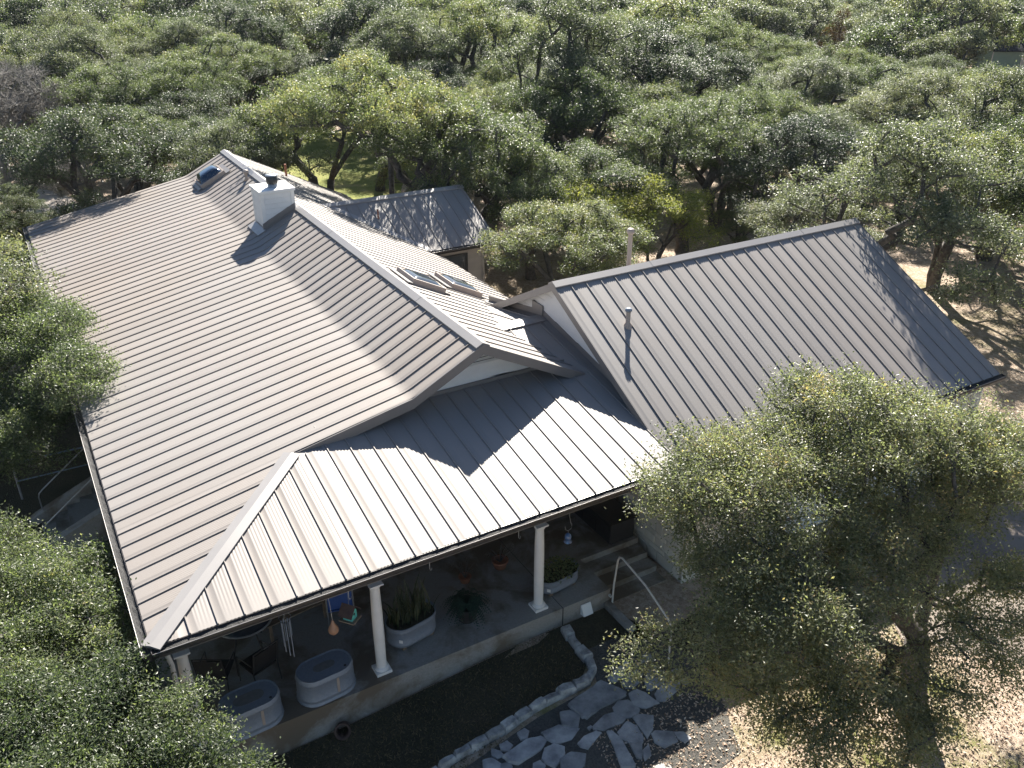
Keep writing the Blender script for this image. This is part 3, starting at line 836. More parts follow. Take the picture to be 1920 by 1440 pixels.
# skylights: curb frame in the roof plane with a bubble
def skylight(v0, v1, u0, u1, zf_, domeh, curbh, glass, name="skylight"):
    cv, cu = (v0 + v1) / 2, (u0 + u1) / 2
    sl_ = (zf_(v1) - zf_(v0)) / (v1 - v0); l = math.hypot(1, sl_)
    ex = Vector((1 / l, 0, sl_ / l)); ey = Vector((0, 1, 0)); ez_ = ex.cross(ey)
    c = W(cv, cu, zf_(cv)); hx = (v1 - v0) / 2 * P * l; hy = (u1 - u0) / 2 * P
    mb = MB()
    for s in (-1, 1):
        mb.box(c + ey * s * hy + ez_ * curbh / 2, (2 * hx + .06, .06, curbh), axes=(ex, ey, ez_))
        mb.box(c + ex * s * hx + ez_ * curbh / 2, (.06, 2 * hy - .06, curbh), axes=(ex, ey, ez_))
    fr = mb.build(name, M['curb'], house)
    d = MB(); n = 10; vs = []
    for j in range(n + 1):
        for i in range(n + 1):
            a, b = 2 * i / n - 1, 2 * j / n - 1
            h = domeh * (max(0, 1 - a ** 4) ** .5) * (max(0, 1 - b ** 4) ** .5)
            vs.append(c + ex * a * (hx - .04) + ey * b * (hy - .04) + ez_ * (curbh * .8 + h))
    d.add(vs, [(j * (n + 1) + i, j * (n + 1) + i + 1, (j + 1) * (n + 1) + i + 1, (j + 1) * (n + 1) + i) for j in range(n) for i in range(n)], True)
    d.build("dome", glass, fr)
    f2 = MB(); f2.box(c - ex * (hx + .11) * (1 if sl_ > 0 else -1) + ez_ * .05, (.16, 2 * hy + .1, .03), axes=(ex, ey, ez_)); f2.build("flashing", M['trim'], fr); f2 = MB()
    f2.box(c + ex * (hx + .13) * (1 if sl_ > 0 else -1) + ez_ * .05, (.2, 2 * hy + .25, .03), axes=(ex, ey, ez_)); f2.build("flashing", M['trim'], fr)
    return fr
skylight(14.25, 16.35, 53.1, 55.4, zL, .26, .17, M['dome'])
skylight(18.95, 20.95, 18.75, 21.1, zR, .10, .17, M['pane'])
skylight(22.85, 24.95, 21.5, 24.0, zR, .10, .17, M['pane'])
# small roof vents
vb1 = W(17.05, 48.5, zL(17.05))
mb = MB(); mb.lathe([(.0, 0), (.10, 0), (.055, .08), (.05, .26), (.10, .27), (.11, .34), (.06, .39), (0, .40)], vb1, 12); mb.build("roof_vent", M['curb'], house)
mb = MB(); mb.tube([W(22.7, 56.4, zR(22.7)), W(22.7, 56.4, zR(22.7)) + Vector((0, 0, .5))], .045, 8); mb.build("vent_pipe", M['terra'], house)

# rear wing
wing_roof = deck(house, [
    [W(21.7, WU, WZ), W(28.15, WE, WZ - SW * (WU - WE)), W(WR, WE, WZ - SW * (WU - WE)), W(WR, WU, WZ)],
    [W(21.7, WU, WZ), W(WR, WU, WZ), W(WR, 2 * WU - WE, WZ - SW * (WU - WE)), W(28.15, 2 * WU - WE, WZ - SW * (WU - WE))]], .12, M['trim'], "rear_wing_roof")
wl = lambda t: max(WE, WU - (WZ - zR(t)) / SW)
panels(wing_roof, 'y', frange(22.45, WR), 21.75, WR, wl, lambda t: WU, [(WE, WZ - SW * (WU - WE)), (WU, WZ)], splits=(28.15,))
panels(wing_roof, 'y', frange(22.45, WR), 21.75, WR, lambda t: WU, lambda t: 2 * WU - wl(t), [(WU, WZ), (2 * WU - WE, WZ - SW * (WU - WE))], splits=(28.15,))
cap_strip(wing_roof, W(21.5, WU, WZ), W(WR + .05, WU, WZ), (0, -1, -SW), (0, 1, -SW), .19, .06, "ridge_cap", M['cap'])
def wp(v, u): return W(v, u, WZ - SW * (WU - u))
flat(wing_roof, [rp(21.3, WU - .2), rp(27.6, WE - .2), rp(28.25, WE), rp(21.75, WU)], "valley_pan", M['flash'], .03)
flat(wing_roof, [wp(21.75, WU - .05), wp(28.25, WE), wp(28.75, WE), wp(22.3, WU - .05)], "valley_pan", M['flash'], .028)
gutter(house, W(28.3, WE - .02, WZ - SW * (WU - WE)), W(WR + .1, WE - .02, WZ - SW * (WU - WE)), (0, -1, 0))
mb = MB(); mb.box(W(30.6, 43, -2.9), (5.9 * P, 11.9 * P, 4.6 * P))
mb.prism([W(33.55, 37.05, -.6), W(33.55, 48.8, -.6), W(33.55, WU, WZ - .3)], (-.1, 0, 0))
wing_wall = mb.build("rear_wing_wall", M['beige'], house)
z = -4.6
while z < -1.05:
    bd = MB()
    for (va, vb2) in (((28.3, 33.45),) if z > -1.45 or z < -3.9 else ((32.05, 33.45),)):
        a, b = W(va, 37.03, z), W(vb2, 37.03, z)
        bd.prism([a + Vector((0, -.02, 0)), b + Vector((0, -.02, 0)), b + Vector((0, -.006, .16)), a + Vector((0, -.006, .16))], (0, .02, 0))
    bd.build("siding_board", M['beige'], wing_wall); z += .385
mb = MB(); mb.box(W(33.55, 37.0, -3), (.09, .06, 4.2 * P)); mb.build("corner_trim", M['beige'], wing_wall)
wn = MB()
for dx in (-.5, .5): wn.box(W(30.8, 36.98, -2.6) + Vector((dx, 0, 0)), (.07, .06, 1.1))
for dz in (-.52, .52): wn.box(W(30.8, 36.98, -2.6) + Vector((0, 0, dz)), (.93, .06, .07))
wn_ = wn.build("window", M['blackmetal'], wing_wall)
mb = MB(); mb.box(W(30.8, 37.0, -2.6), (.94, .03, 1.0)); mb.build("pane", M['pane'], wing_wall)
mb = MB(); mb.tube([W(25.6, 40.6, WZ - SW * (WU - 40.6)), W(25.6, 40.6, WZ - SW * (WU - 40.6)) + Vector((0, 0, .35))], .03, 6); mb.build("vent_pipe", M['terra'], house)

# side steps on the left, with sloping cheek walls
sd_ = MB()
for k in range(5):
    z1 = .541 - .14 * (k + 1); x1 = .12 - .32 * k
    sd_.box((x1 - .16, 9.42, (z1 - .6) / 2), (.32, 1.35, z1 + .6))
side_steps = sd_.build("side_steps", M['slab'], house)
for y_ in (8.62, 10.22):
    mb = MB(); mb.prism([(.12, y_ - .13, .66), (-.1, y_ - .13, .64), (-1.55, y_ - .13, .02), (-1.75, y_ - .13, -.1), (-1.75, y_ - .13, -.5), (.12, y_ - .13, -.5)], (0, .26, 0)); mb.build("step_cheek", M['slab'], house)
for y_, lb in ((8.62, "slim grey pipe handrail along the near cheek wall of the side steps"), (10.22, "slim grey pipe handrail along the far cheek wall of the side steps")):
    mb = MB(); mb.tube([(.05, y_, 1.60), (-.15, y_, 1.52), (-1.28, y_, .66), (-1.36, y_, .58), (-1.39, y_, .48), (-1.39, y_, -.1)], .018, 8); mb.tube([(.02, y_, 1.58), (.02, y_, .6)], .018, 8)
    tag(mb.build("handrail", M['pipegrey'], None), lb, "handrail")
# ------------------------------------------------------------------ garage
garage = thing("garage", "garage wing with broad taupe metal gable roof and white limestone walls", "garage", (15.8, 5, 0))
GB = 2 * GU - GE
def zG(u): return GZ - S3 * abs(u - GU)
garage_roof = deck(garage, [
    [W(GL, GE, zG(GE)), W(GR, GE, zG(GE)), W(GR, GU, GZ), W(GL, GU, GZ)],
    [W(GL, GU, GZ), W(GR, GU, GZ), W(GR, GB, zG(GB)), W(GL, GB, zG(GB))]], .13, M['trim'], "garage_roof")
panels(garage_roof, 'y', frange(25.387, GR), GL, GR, lambda t: GE, lambda t: GU, [(GE, zG(GE)), (GU, GZ)], waves=5)
panels(garage_roof, 'y', frange(25.387, GR), GL, GR, lambda t: GU, lambda t: GB, [(GU, GZ), (GB, zG(GB))], waves=4)
ys = [GL - .05, 31.4, 37.6, 43.9, GR + .05]
for i in range(4): cap_strip(garage_roof, W(ys[i] - (.15 if i else 0), GU, GZ), W(ys[i + 1], GU, GZ), (0, -1, -S3), (0, 1, -S3), .195 + .003 * (i % 2), .060 + .005 * (i % 2), "ridge_cap", M['cap'])
for s_, u0 in ((1, GE), (-1, GB)):
    for v_ in (GL - .06, GR + .02):
        mb = MB(); A, B = W(v_, u0, zG(u0)), W(v_, GU, GZ + .04)
        mb.prism([A, B, B - Vector((0, 0, .20)), A - Vector((0, 0, .20))], (.03, 0, 0)); mb.build("rake_board", M['trim'], garage)
gutter(garage, W(GL + .1, GE - .02, zG(GE)), W(GR + .15, GE - .02, zG(GE)), (0, -1, 0))
GX0, GX1 = 25.0 * P, 48.3 * P; GY0, GY1 = -.10, 22.9 * P
# gable wall facing the house: siding above the porch roof
mb = MB()
mb.prism([(GX0, GY0 + .05, 2.2), (GX0, GY1, 2.2), (GX0, GY1, (zG(GY1 / P) + ZO) * P - .12), (GX0, GU * P, (GZ + ZO) * P - .14), (GX0, GY0 + .05, (zG(GY0 / P) + ZO) * P - .12)], (.10, 0, 0))
mb.box(((GX0 + GX1) / 2, GY1 - .05, 1.2), (GX1 - GX0, .12, 3.0))
mb.box((GX1 - .05, (GY0 + GY1) / 2, 1.1), (.12, GY1 - GY0, 3.0))
mb.prism([(GX1, GY0, 2.2), (GX1, GY1, 2.2), (GX1, GU * P, (GZ + ZO) * P - .14)], (-.10, 0, 0))
gwall = mb.build("gable_wall", M['white'], garage)
z = 2.6
while z < 5.35:
    zu = z / P - ZO
    half = (GZ - .38 - zu - .45) / S3
    y0_, y1_ = max(GY0 + .1, (GU - half) * P), min(GY1 - .1, (GU + half) * P)
    # only the part above the roofs that meet this wall shows
    if y1_ - y0_ > .2:
        bd = MB(); bd.prism([(GX0 - .022, y0_, z), (GX0 - .022, y1_, z), (GX0 - .008, y1_, z + .185), (GX0 - .008, y0_, z + .185)], (.02, 0, 0)); bd.build("siding_board", M['white'], gwall)
    z += .19
# flashing along that wall, stepping down with the porch roof
sk = MB()
def flseg(pts):
    for (u0, z0), (u1, z1) in zip(pts[:-1], pts[1:]):
        A, B = W(24.93, u0, z0 + .05), W(24.93, u1, z1 + .05)
        sk.prism([A, B, B + Vector((0, 0, .17)), A + Vector((0, 0, .17))], (.03, 0, 0))
        sk.prism([A + Vector((-.14, 0, .012)), B + Vector((-.14, 0, .012)), B + Vector((0, 0, .02)), A + Vector((0, 0, .02))], (0, 0, -.008))
flseg([(4.0, S1 * 4.0), (CU, CZ)]); flseg([(CU, CZ), (20.2, CZ - S1 * 6.7)])
sk.build("wall_flashing", M['trim'], gwall)
mb = MB()
mb.box((GX0 - .03, CU * P + .25, (CZ + ZO) * P + .16), (.06, .5, .30)); mb.build("flashing_box", M['trim'], gwall)
# limestone: backing and single blocks
mb = MB(); mb.box((GX0 + .06, 1.98, .95), (.10, 4.1, 2.9)); mb.box(((GX0 + 14.0) / 2, GY0 + .06, .95), (14.0 - GX0, .10, 2.9))
mb.box(((18.6 + GX1) / 2, GY0 + .06, .95), (GX1 - 18.6, .10, 2.9)); mb.box((16.3, GY0 + .06, 2.3), (4.6, .10, .3))
swall = mb.build("stone_wall", M['mortar'], garage)
def block_mesh(seed):
    rg = random.Random(seed); mb = MB(); j = lambda: rg.uniform(-.04, .04)
    b = .07
    back = [(-.5, 0, -.5), (.5, 0, -.5), (.5, 0, .5), (-.5, 0, .5)]
    mid = [(-.5, -.7, -.5), (.5, -.7, -.5), (.5, -.7, .5), (-.5, -.7, .5)]
    fr = [(-.5 + b + j(), -1 + j() * 3, -.5 + b + j()), (.5 - b + j(), -1 + j() * 3, -.5 + b + j()), (.5 - b + j(), -1 + j() * 3, .5 - b + j()), (-.5 + b + j(), -1 + j() * 3, .5 - b + j())]
    mb.add(back + mid + fr, [(8, 9, 10, 11)] + [(i + o, (i + 1) % 4 + o, (i + 1) % 4 + o + 4, i + o + 4) for o in (0, 4) for i in range(4)])
    return mb.mesh("stone", M['stone'])
BM = [block_mesh(i) for i in range(7)]
def ashlar(parent, origin, along, length, z0, z1, face_rz, mx=400):
    """courses of unequal blocks; along: unit vector"""
    z = z0; rg = random.Random(5)
    while z < z1 - .05:
        h = rg.choice([.13, .17, .20, .24, .28]); h = min(h, z1 - z); x = -rg.uniform(0, .3)
        while x < length - .03:
            l = rg.uniform(.22, .62); a, b = max(x, 0), min(x + l, length)
            if b - a > .06:
                o = bpy.data.objects.new("stone", rg.choice(BM)); COL.objects.link(o); o.parent = parent
                c = Vector(origin) + Vector(along) * (a + b) / 2 + Vector((0, 0, z + h / 2))
                o.location = c; o.rotation_euler = (0, 0, face_rz); o.scale = (b - a - .014, rg.uniform(.022, .034), h - .014)
            x += l
        z += h
ashlar(swall, (GX0 + .012, 3.95, 0), (0, -1, 0), 4.02, .12, 2.42, R(-90))
ashlar(swall, (GX0, GY0 + .012, 0), (1, 0, 0), 3.2, .06, 2.42, 0)
ashlar(swall, (18.65, GY0 + .012, 0), (1, 0, 0), 2.1, .06, 2.42, 0)
# garage doors in the front wall (mostly behind the tree)
for x in (15.05, 17.55):
    fr = MB()
    for dx in (-1.17, 1.17): fr.box((x + dx, GY0 - .01, 1.1), (.10, .07, 2.2))
    fr.box((x, GY0 - .01, 2.16), (2.24, .07, .10))
    gd = fr.build("garage_door", M['whitetrim'], garage)
    for k in range(4):
        pb = MB(); pb.box((x, GY0 + .03, .30 + .52 * k), (2.2, .04, .50)); pb.build("door_panel", M['white'], gd)
mb = MB(); mb.box((19.0, GY0 - .05, 1.95), (.16, .09, .26)); mb.box((19.0, GY0 - .09, 2.10), (.22, .17, .03)); mb.build("wall_lantern", M['black'], garage)
mb = MB(); mb.prism([(GX0 - .15, GY0 - .15, 2.62), (GX1 + .25, GY0 - .15, 2.62), (GX1 + .25, GY0 + .05, 2.66), (GX0 - .15, GY0 + .05, 2.66)], (0, 0, .02)); mb.build("soffit", M['whitetrim'], garage)
# vent pipes on the garage roof
b = W(27.13, 8.27, zG(8.27))
mb = MB(); mb.lathe([(.11, -.06), (.085, .06), (.055, .10), (.055, .40)], b, 14); vp = mb.build("vent_pipe", M['curb'], garage)
mb = MB(); mb.lathe([(0, .38), (.07, .38), (.085, .40), (.085, .44), (.045, .47), (0, .475)], b, 14); mb.build("vent_cap", M['galv'], vp)
b = W(31.2, 13.7, zG(13.7))
mb = MB(); mb.lathe([(.10, -.1), (.075, .05), (.062, .1), (.062, 1.04)], b, 14); vp = mb.build("vent_pipe", M['curb'], garage)
mb = MB(); mb.lathe([(0, 1.0), (.095, 1.0), (.10, 1.02), (.10, 1.10), (.07, 1.13), (0, 1.135)], b, 14); mb.build("vent_cap", M['curb'], vp)

# ------------------------------------------------------------------ things on the porch
def stadium(hl, hw, n=10):
    out = []
    for k in range(n + 1):
        t = -math.pi / 2 + math.pi * k / n; out.append((hl - hw + hw * math.cos(t), hw * math.sin(t)))
    for k in range(n + 1):
        t = math.pi / 2 + math.pi * k / n; out.append((-(hl - hw) + hw * math.cos(t), hw * math.sin(t)))
    return out
def oval_wall(mb, hl, hw, prof):
    """prof: list of (offset outward, z)"""
    rows = []
    for o, z in prof: rows += [(x, y, z) for x, y in stadium(hl + o, hw + o)]
    n = 22; fs = []
    for i in range(len(prof) - 1):
        for k in range(n): fs.append((i * n + k, i * n + (k + 1) % n, (i + 1) * n + (k + 1) % n, (i + 1) * n + k))
    mb.add(rows, fs, True); return rows[-n:]
def turned_tank(name, loc, rz, label, lidstain):
    t = thing(name, label, "stock tank", loc, "upturned oval steel stock tanks on the porch"); t.rotation_euler = (0, 0, rz)
    mb = MB(); H = .57; top = oval_wall(mb, .53, .315, [(.03, 0), (.035, .015), (.012, .03), (.012, .10), (.024, .115), (.012, .13), (.010, .34), (.004, H - .11), (.016, H - .09), (.004, H - .07), (0, H - .02), (-.012, H)])
    inner = [(x * .93, y * .90, H - .012) for x, y, z in top]
    mb.add(top + inner, [(k, (k + 1) % 22, 22 + (k + 1) % 22, 22 + k) for k in range(22)], True)
    mb.add(inner, [tuple(range(22))])
    o = bpy.data.objects.new("tank_wall", mb.mesh("tank_wall", M['galv'])); COL.objects.link(o); o.parent = t
    mb = MB(); mb.prism([(x * lidstain, y * lidstain * .8, H - .007) for x, y in stadium(.50, .29)], (0, 0, -.004))
    o = bpy.data.objects.new("bottom_stain", mb.mesh("bottom_stain", M['galvstain'])); COL.objects.link(o); o.parent = t
    mb = MB(); mb.lathe([(0, .004), (.020, .004), (.026, 0), (.026, -.01)], (.33, -.20, H - .006), 12)
    o = bpy.data.objects.new("drain_plug", mb.mesh("drain_plug", M['black'])); COL.objects.link(o); o.parent = t
    mb = MB(); mb.box((.12, -.331, .30), (.05, .004, .34))
    o = bpy.data.objects.new("weld_seam", mb.mesh("weld_seam", M['curb'])); COL.objects.link(o); o.parent = t
    return t
turned_tank("stock_tank", (1.32, .44, .541), R(3), "upturned galvanised oval stock tank at the porch corner beside the oak crown", .55)
turned_tank("stock_tank", (2.72, .50, .541), R(4), "upturned galvanised oval stock tank between the corner tank and the column", .42)
def planter(loc, rz, label, hl, hw, H, group=None):
    t = thing("tank_planter", label, "planter", loc, group); t.rotation_euler = (0, 0, rz)
    mb = MB(); zb = .07
    oval_wall(mb, hl, hw, [(-.02, zb), (0, zb + .02), (.006, zb + .06), (.018, zb + .075), (.006, zb + .09), (.012, zb + .12), (.004, zb + .135), (.004, H - .12), (.020, H - .10), (.006, H - .08), (.012, H - .02), (.026, H - .01), (.026, H), (.008, H), (0, H - .06)])
    o = bpy.data.objects.new("tank_wall", mb.mesh("tank_wall", M['galv'])); COL.objects.link(o); o.parent = t
    mb = MB(); mb.prism([(x, y, H - .06) for x, y in stadium(hl - .004, hw - .004)], (0, 0, -.03))
    o = bpy.data.objects.new("soil", mb.mesh("soil", M['bed'])); COL.objects.link(o); o.parent = t
    mb = MB()
    for sx in (-1, 1): mb.box((sx * hl * .62, 0, .035), (.09, hw * 1.6, .07))
    o = bpy.data.objects.new("wood_runner", mb.mesh("wood_runner", M['wood'])); COL.objects.link(o); o.parent = t
    mb = MB(); mb.box((-hl * .80, -hw * .88, H * .5), (.075, .006, .075), rz=R(-52))
    o = bpy.data.objects.new("sticker", mb.mesh("sticker", M['whitetrim'])); COL.objects.link(o); o.parent = t
    return t
planter((4.66, .96, .541), R(10), "galvanised oval tank planter of striped snake plants behind the middle column", .52, .30, .56)
planter((8.00, .80, .541), R(6), "small shiny tank planter with dark leafy plants beside the far column", .50, .27, .40)
def blades(n, hl, hw, z0, hmin, hmax, seed):
    rg = np.random.default_rng(seed); mb = MB(); tint = []
    for i in range(n):
        x, y = rg.uniform(-hl, hl), rg.uniform(-hw, hw); a = rg.uniform(0, 6.28); h = rg.uniform(hmin, hmax); ln = rg.uniform(.05, .5)
        wd = rg.uniform(.018, .030); rows = []
        for k in range(5):
            t = k / 4; wv = wd * (1 - t ** 2.5) + .002; off = ln * t * t * h
            c = np.array([x + math.cos(a) * off, y + math.sin(a) * off, z0 + h * t * (1 - .15 * ln * t)])
            s_ = np.array([-math.sin(a), math.cos(a), 0])
            rows.append([c - s_ * wv, c - s_ * wv * .7, c + s_ * wv * .7, c + s_ * wv])
        vs = [p for r_ in rows for p in r_]; base = rg.uniform(-.1, .12)
        mb.add(vs, [(k * 4 + j, k * 4 + j + 1, k * 4 + j + 5, k * 4 + j + 4) for k in range(4) for j in range(3)])
        tint += [.78 + base if j != 1 else .35 + base for k in range(4) for j in range(3)]
    me = mb.mesh("leaves", M['snake']); a_ = me.attributes.new("tint", 'FLOAT', 'FACE'); a_.data.foreach_set("value", np.array(tint, dtype=np.float32)); return me
sp = thing("snake_plant", "clump of striped snake plants standing in the oval tank planter", "plant", (4.66, .96, 1.04))
sp.rotation_euler = (0, 0, R(10))
o = bpy.data.objects.new("leaves", blades(75, .44, .22, 0, .38, .80, 3)); COL.objects.link(o); o.parent = sp
def leaf_cloud(name, label, cat, loc, rad, n, leaf, asp, mat, seed, stems=14, flat=.7):
    rg = np.random.default_rng(seed); t = thing(name, label, cat, loc)
    d = rg.normal(size=(n, 3)); d /= np.linalg.norm(d, axis=1)[:, None]; d[:, 2] = np.abs(d[:, 2]) * flat
    C = d * (rg.uniform(.1, 1, n) ** .45)[:, None] * np.array(rad)
    o = bpy.data.objects.new("leaves", leaves_mesh("leaves", C, leaf, asp, M[mat], rg, .5, out=d)); COL.objects.link(o); o.parent = t
    mb = MB()
    for i in range(stems):
        e = C[rg.integers(n)]; mb.tube([(0, 0, -.05), e * .5 + np.array([0, 0, .05]), e], [.006, .005, .003], 3, cap=False)
    o = bpy.data.objects.new("stems", mb.mesh("stems", M['bark'])); COL.objects.link(o); o.parent = t
    return t
leaf_cloud("leafy_plant", "dark leafy plants filling the small shiny tank planter", "plant", (8.0, .80, .90), (.55, .36, .45), 900, .06, .6, 'oakleaf', 4)
# big trailing fern on a pot
ft = thing("fern_pot", "dark pot holding the big trailing fern near the porch edge", "pot", (5.85, .85, .541))
mb = MB(); mb.lathe([(0, 0), (.17, 0), (.22, .18), (.25, .36), (.26, .38), (.22, .38), (.20, .30), (0, .30)], (0, 0, 0), 18); o = bpy.data.objects.new("pot", mb.mesh("pot", M['black'])); COL.objects.link(o); o.parent = ft
fe = thing("fern", "big trailing blue green fern hanging over its dark pot", "plant", (5.85, .85, .90))
rg = np.random.default_rng(8); V, Qd, tn = [], [], []
for i in range(130):
    a = rg.uniform(0, 6.28); L = rg.uniform(.25, .52); up = rg.uniform(.05, .40)
    prev = None
    for k in range(16):
        t = k / 15; r_ = L * t; p = np.array([math.cos(a) * r_, math.sin(a) * r_, up * math.sin(t * 2.0) - .75 * t * t * L])
        s_ = np.array([-math.sin(a), math.cos(a), 0]); d_ = np.array([math.cos(a), math.sin(a), -.3])
        for sg in (-1, 1):
            w_ = .045 * (1 - t) + .012; q = len(V)
            V += [p, p + s_ * sg * w_ + d_ * .008, p + s_ * sg * w_ + d_ * .022, p + d_ * .018]; Qd.append([q, q + 1, q + 2, q + 3]); tn.append(rg.uniform(.2, .9))
o = bpy.data.objects.new("fronds", quads_mesh("fronds", np.array(V), np.array(Qd), M['fern'], np.array(tn))); COL.objects.link(o); o.parent = fe
# two pots with bare wiry plants at the back
for (x, y, lb, sc) in ((7.25, 1.95, "shallow clay pot with bare wiry stems in the shade behind the far column", 1.0), (6.35, 1.90, "little clay pot with curled dry stems in the shade behind the fern", .75)):
    t = thing("clay_pot", lb, "pot", (x, y, .541)); t.scale = (sc, sc, sc)
    mb = MB(); mb.lathe([(0, 0), (.13, 0), (.17, .16), (.19, .17), (.19, .20), (.16, .20), (.15, .14), (0, .14)], (0, 0, 0), 16); o = bpy.data.objects.new("pot", mb.mesh("pot", M['terra'])); COL.objects.link(o); o.parent = t
    mb = MB()
    for i in range(22):
        a = random.uniform(0, 6.28); r_ = random.uniform(.1, .32); h = random.uniform(.35, .75)
        mb.tube([(0, 0, .12), (math.cos(a) * r_ * .5, math.sin(a) * r_ * .5, h * .7), (math.cos(a) * r_, math.sin(a) * r_, h), (math.cos(a) * (r_ + .08), math.sin(a) * (r_ + .08), h - .1)], .004, 4, cap=False)
    o = bpy.data.objects.new("stems", mb.mesh("stems", M['bark'])); COL.objects.link(o); o.parent = t
# black storage cabinet against the stone wall
t = thing("storage_cabinet", "long black storage cabinet standing against the white stone wall", "cabinet", (10.13, 2.15, .541))
mb = MB(); mb.box((0, 0, .30), (.66, 1.66, .52)); o = bpy.data.objects.new("body", mb.mesh("body", M['black'])); COL.objects.link(o); o.parent = t
mb = MB(); mb.box((0, 0, .585), (.74, 1.76, .05)); o = bpy.data.objects.new("lid", mb.mesh("lid", M['black'])); COL.objects.link(o); o.parent = t
for yy in (-.55, 0, .55):
    mb = MB(); mb.box((-.338, yy, .30), (.015, .50, .44)); o = bpy.data.objects.new("door", mb.mesh("door", M['black'])); COL.objects.link(o); o.parent = t
for sx in (-.26, .26):
    for sy in (-.75, .75):
        mb = MB(); mb.box((sx, sy, .02), (.06, .06, .04)); o = bpy.data.objects.new("foot", mb.mesh("foot", M['black'])); COL.objects.link(o); o.parent = t
# patio chairs, table, blue chair, bench in the dark of the porch
def patio_chair(loc, rz, label, mat='blackmetal', group=None, seatmat='black'):
    t = thing("patio_chair", label, "chair", loc, group); t.rotation_euler = (0, 0, rz)
    def ch(nm, mb, mt): o = bpy.data.objects.new(nm, mb.mesh(nm, M[mt])); COL.objects.link(o); o.parent = t
    mb = MB(); mb.box((0, 0, .42), (.50, .48, .025)); ch("seat", mb, seatmat)
    mb = MB(); mb.prism([(-.24, .24, .48), (.24, .24, .48), (.24, .34, .95), (-.24, .34, .95)], (0, .018, 0)); ch("backrest", mb, seatmat)
    for sx in (-1, 1):
        mb = MB(); mb.tube([(sx * .27, -.25, 0), (sx * .27, -.24, .62), (sx * .27, .25, .66)], .013, 6); ch("armrest", mb, mat)
        mb = MB(); mb.tube([(sx * .26, .30, 0), (sx * .26, .25, .44), (sx * .26, .36, 1.0)], .013, 6); ch("leg", mb, mat)
    mb = MB(); mb.tube([(-.26, .36, 1.0), (0, .365, 1.02), (.26, .36, 1.0)], .013, 6); ch("top_rail", mb, mat)
    return t
patio_chair((1.02, 1.55, .541), R(150), "dark mesh patio chair nearest the corner column", 'blackmetal', "dark mesh patio chairs on the porch")
patio_chair((1.72, 1.35, .541), R(200), "dark mesh patio chair between the corner chair and the wind chime", 'blackmetal', "dark mesh patio chairs on the porch")
patio_chair((3.62, 2.15, .541), R(165), "blue canvas patio chair behind the hanging birdhouse", 'pipegrey', None, 'blue')
t = thing("round_table", "round glass patio table with pale rim behind the mesh chairs", "table", (1.75, 2.35, .541))
mb = MB(); mb.lathe([(0, .70), (.55, .70), (.55, .715), (0, .715)], (0, 0, 0), 28); o = bpy.data.objects.new("table_top", mb.mesh("table_top", M['pane'])); COL.objects.link(o); o.parent = t
mb = MB(); mb.lathe([(.55, .695), (.58, .70), (.58, .72), (.55, .722)], (0, 0, 0), 28); o = bpy.data.objects.new("rim", mb.mesh("rim", M['pipegrey'])); COL.objects.link(o); o.parent = t
for k in range(4):
    a = k * 1.57 + .6; mb = MB(); mb.tube([(math.cos(a) * .15, math.sin(a) * .15, .7), (math.cos(a) * .4, math.sin(a) * .4, 0)], .016, 6); o = bpy.data.objects.new("leg", mb.mesh("leg", M['blackmetal'])); COL.objects.link(o); o.parent = t
t = thing("porch_bench", "dark slatted bench against the shaded back wall of the porch", "bench", (2.75, 2.45, .541)); t.rotation_euler = (0, 0, R(8))
for k in range(4):
    mb = MB(); mb.box((0, -.18 + .12 * k, .44), (1.3, .10, .03)); o = bpy.data.objects.new("slat", mb.mesh("slat", M['wood'])); COL.objects.link(o); o.parent = t
mb = MB(); mb.box((0, .27, .85), (1.3, .03, .10)); mb.box((0, .26, .56), (1.3, .03, .05))
for k in range(9): mb.box((-.56 + .14 * k, .268, .70), (.05, .02, .24))
o = bpy.data.objects.new("backrest", mb.mesh("backrest", M['wood'])); COL.objects.link(o); o.parent = t
for sx in (-.58, .58):
    for sy in (-.18, .25):
        mb = MB(); mb.box((sx, sy, .21), (.05, .05, .42)); o = bpy.data.objects.new("leg", mb.mesh("leg", M['wood'])); COL.objects.link(o); o.parent = t

# hanging things along the front gutter
def child(t, nm, mb, mt): o = bpy.data.objects.new(nm, mb.mesh(nm, M[mt])); COL.objects.link(o); o.parent = t; return o
t = thing("birdhouse", "mint and white birdhouse with brown roof hanging from the gutter beside the gourd", "birdhouse", (3.16, .0, 2.44)); t.rotation_euler = (0, 0, R(38))
mb = MB(); mb.prism([(-.08, -.09, 0), (.08, -.09, 0), (.08, -.09, .16), (0, -.09, .25), (-.08, -.09, .16)], (0, .18, 0)); child(t, "body", mb, 'mint')
mb = MB(); mb.box((.083, 0, .08), (.008, .17, .15)); child(t, "side_board", mb, 'whitetrim')
mb = MB(); mb.prism([(-.15, -.13, .12), (0, -.13, .285), (0, -.13, .30), (-.165, -.13, .125)], (0, .27, 0)); mb.prism([(.15, -.13, .12), (.165, -.13, .125), (0, -.13, .30), (0, -.13, .285)], (0, .27, 0)); child(t, "roof", mb, 'brown')
mb = MB(); mb.box((0, 0, -.01), (.26, .30, .02)); child(t, "base_board", mb, 'wood')
mb = MB(); mb.lathe([(0, 0), (.024, 0), (.024, .006), (0, .006)], (0, 0, 0), 12); o = child(t, "entrance_hole", mb, 'dark'); o.rotation_euler = (R(90), 0, 0); o.location = (0, -.091, .11)
mb = MB(); mb.tube([(0, 0, .29), (0, 0, .62), (.02, 0, .70)], .004, 4); child(t, "hanger", mb, 'galv')
t = thing("hanging_gourd", "dried orange bottle gourd hanging from the gutter on a cord", "gourd", (2.85, .02, 2.20))
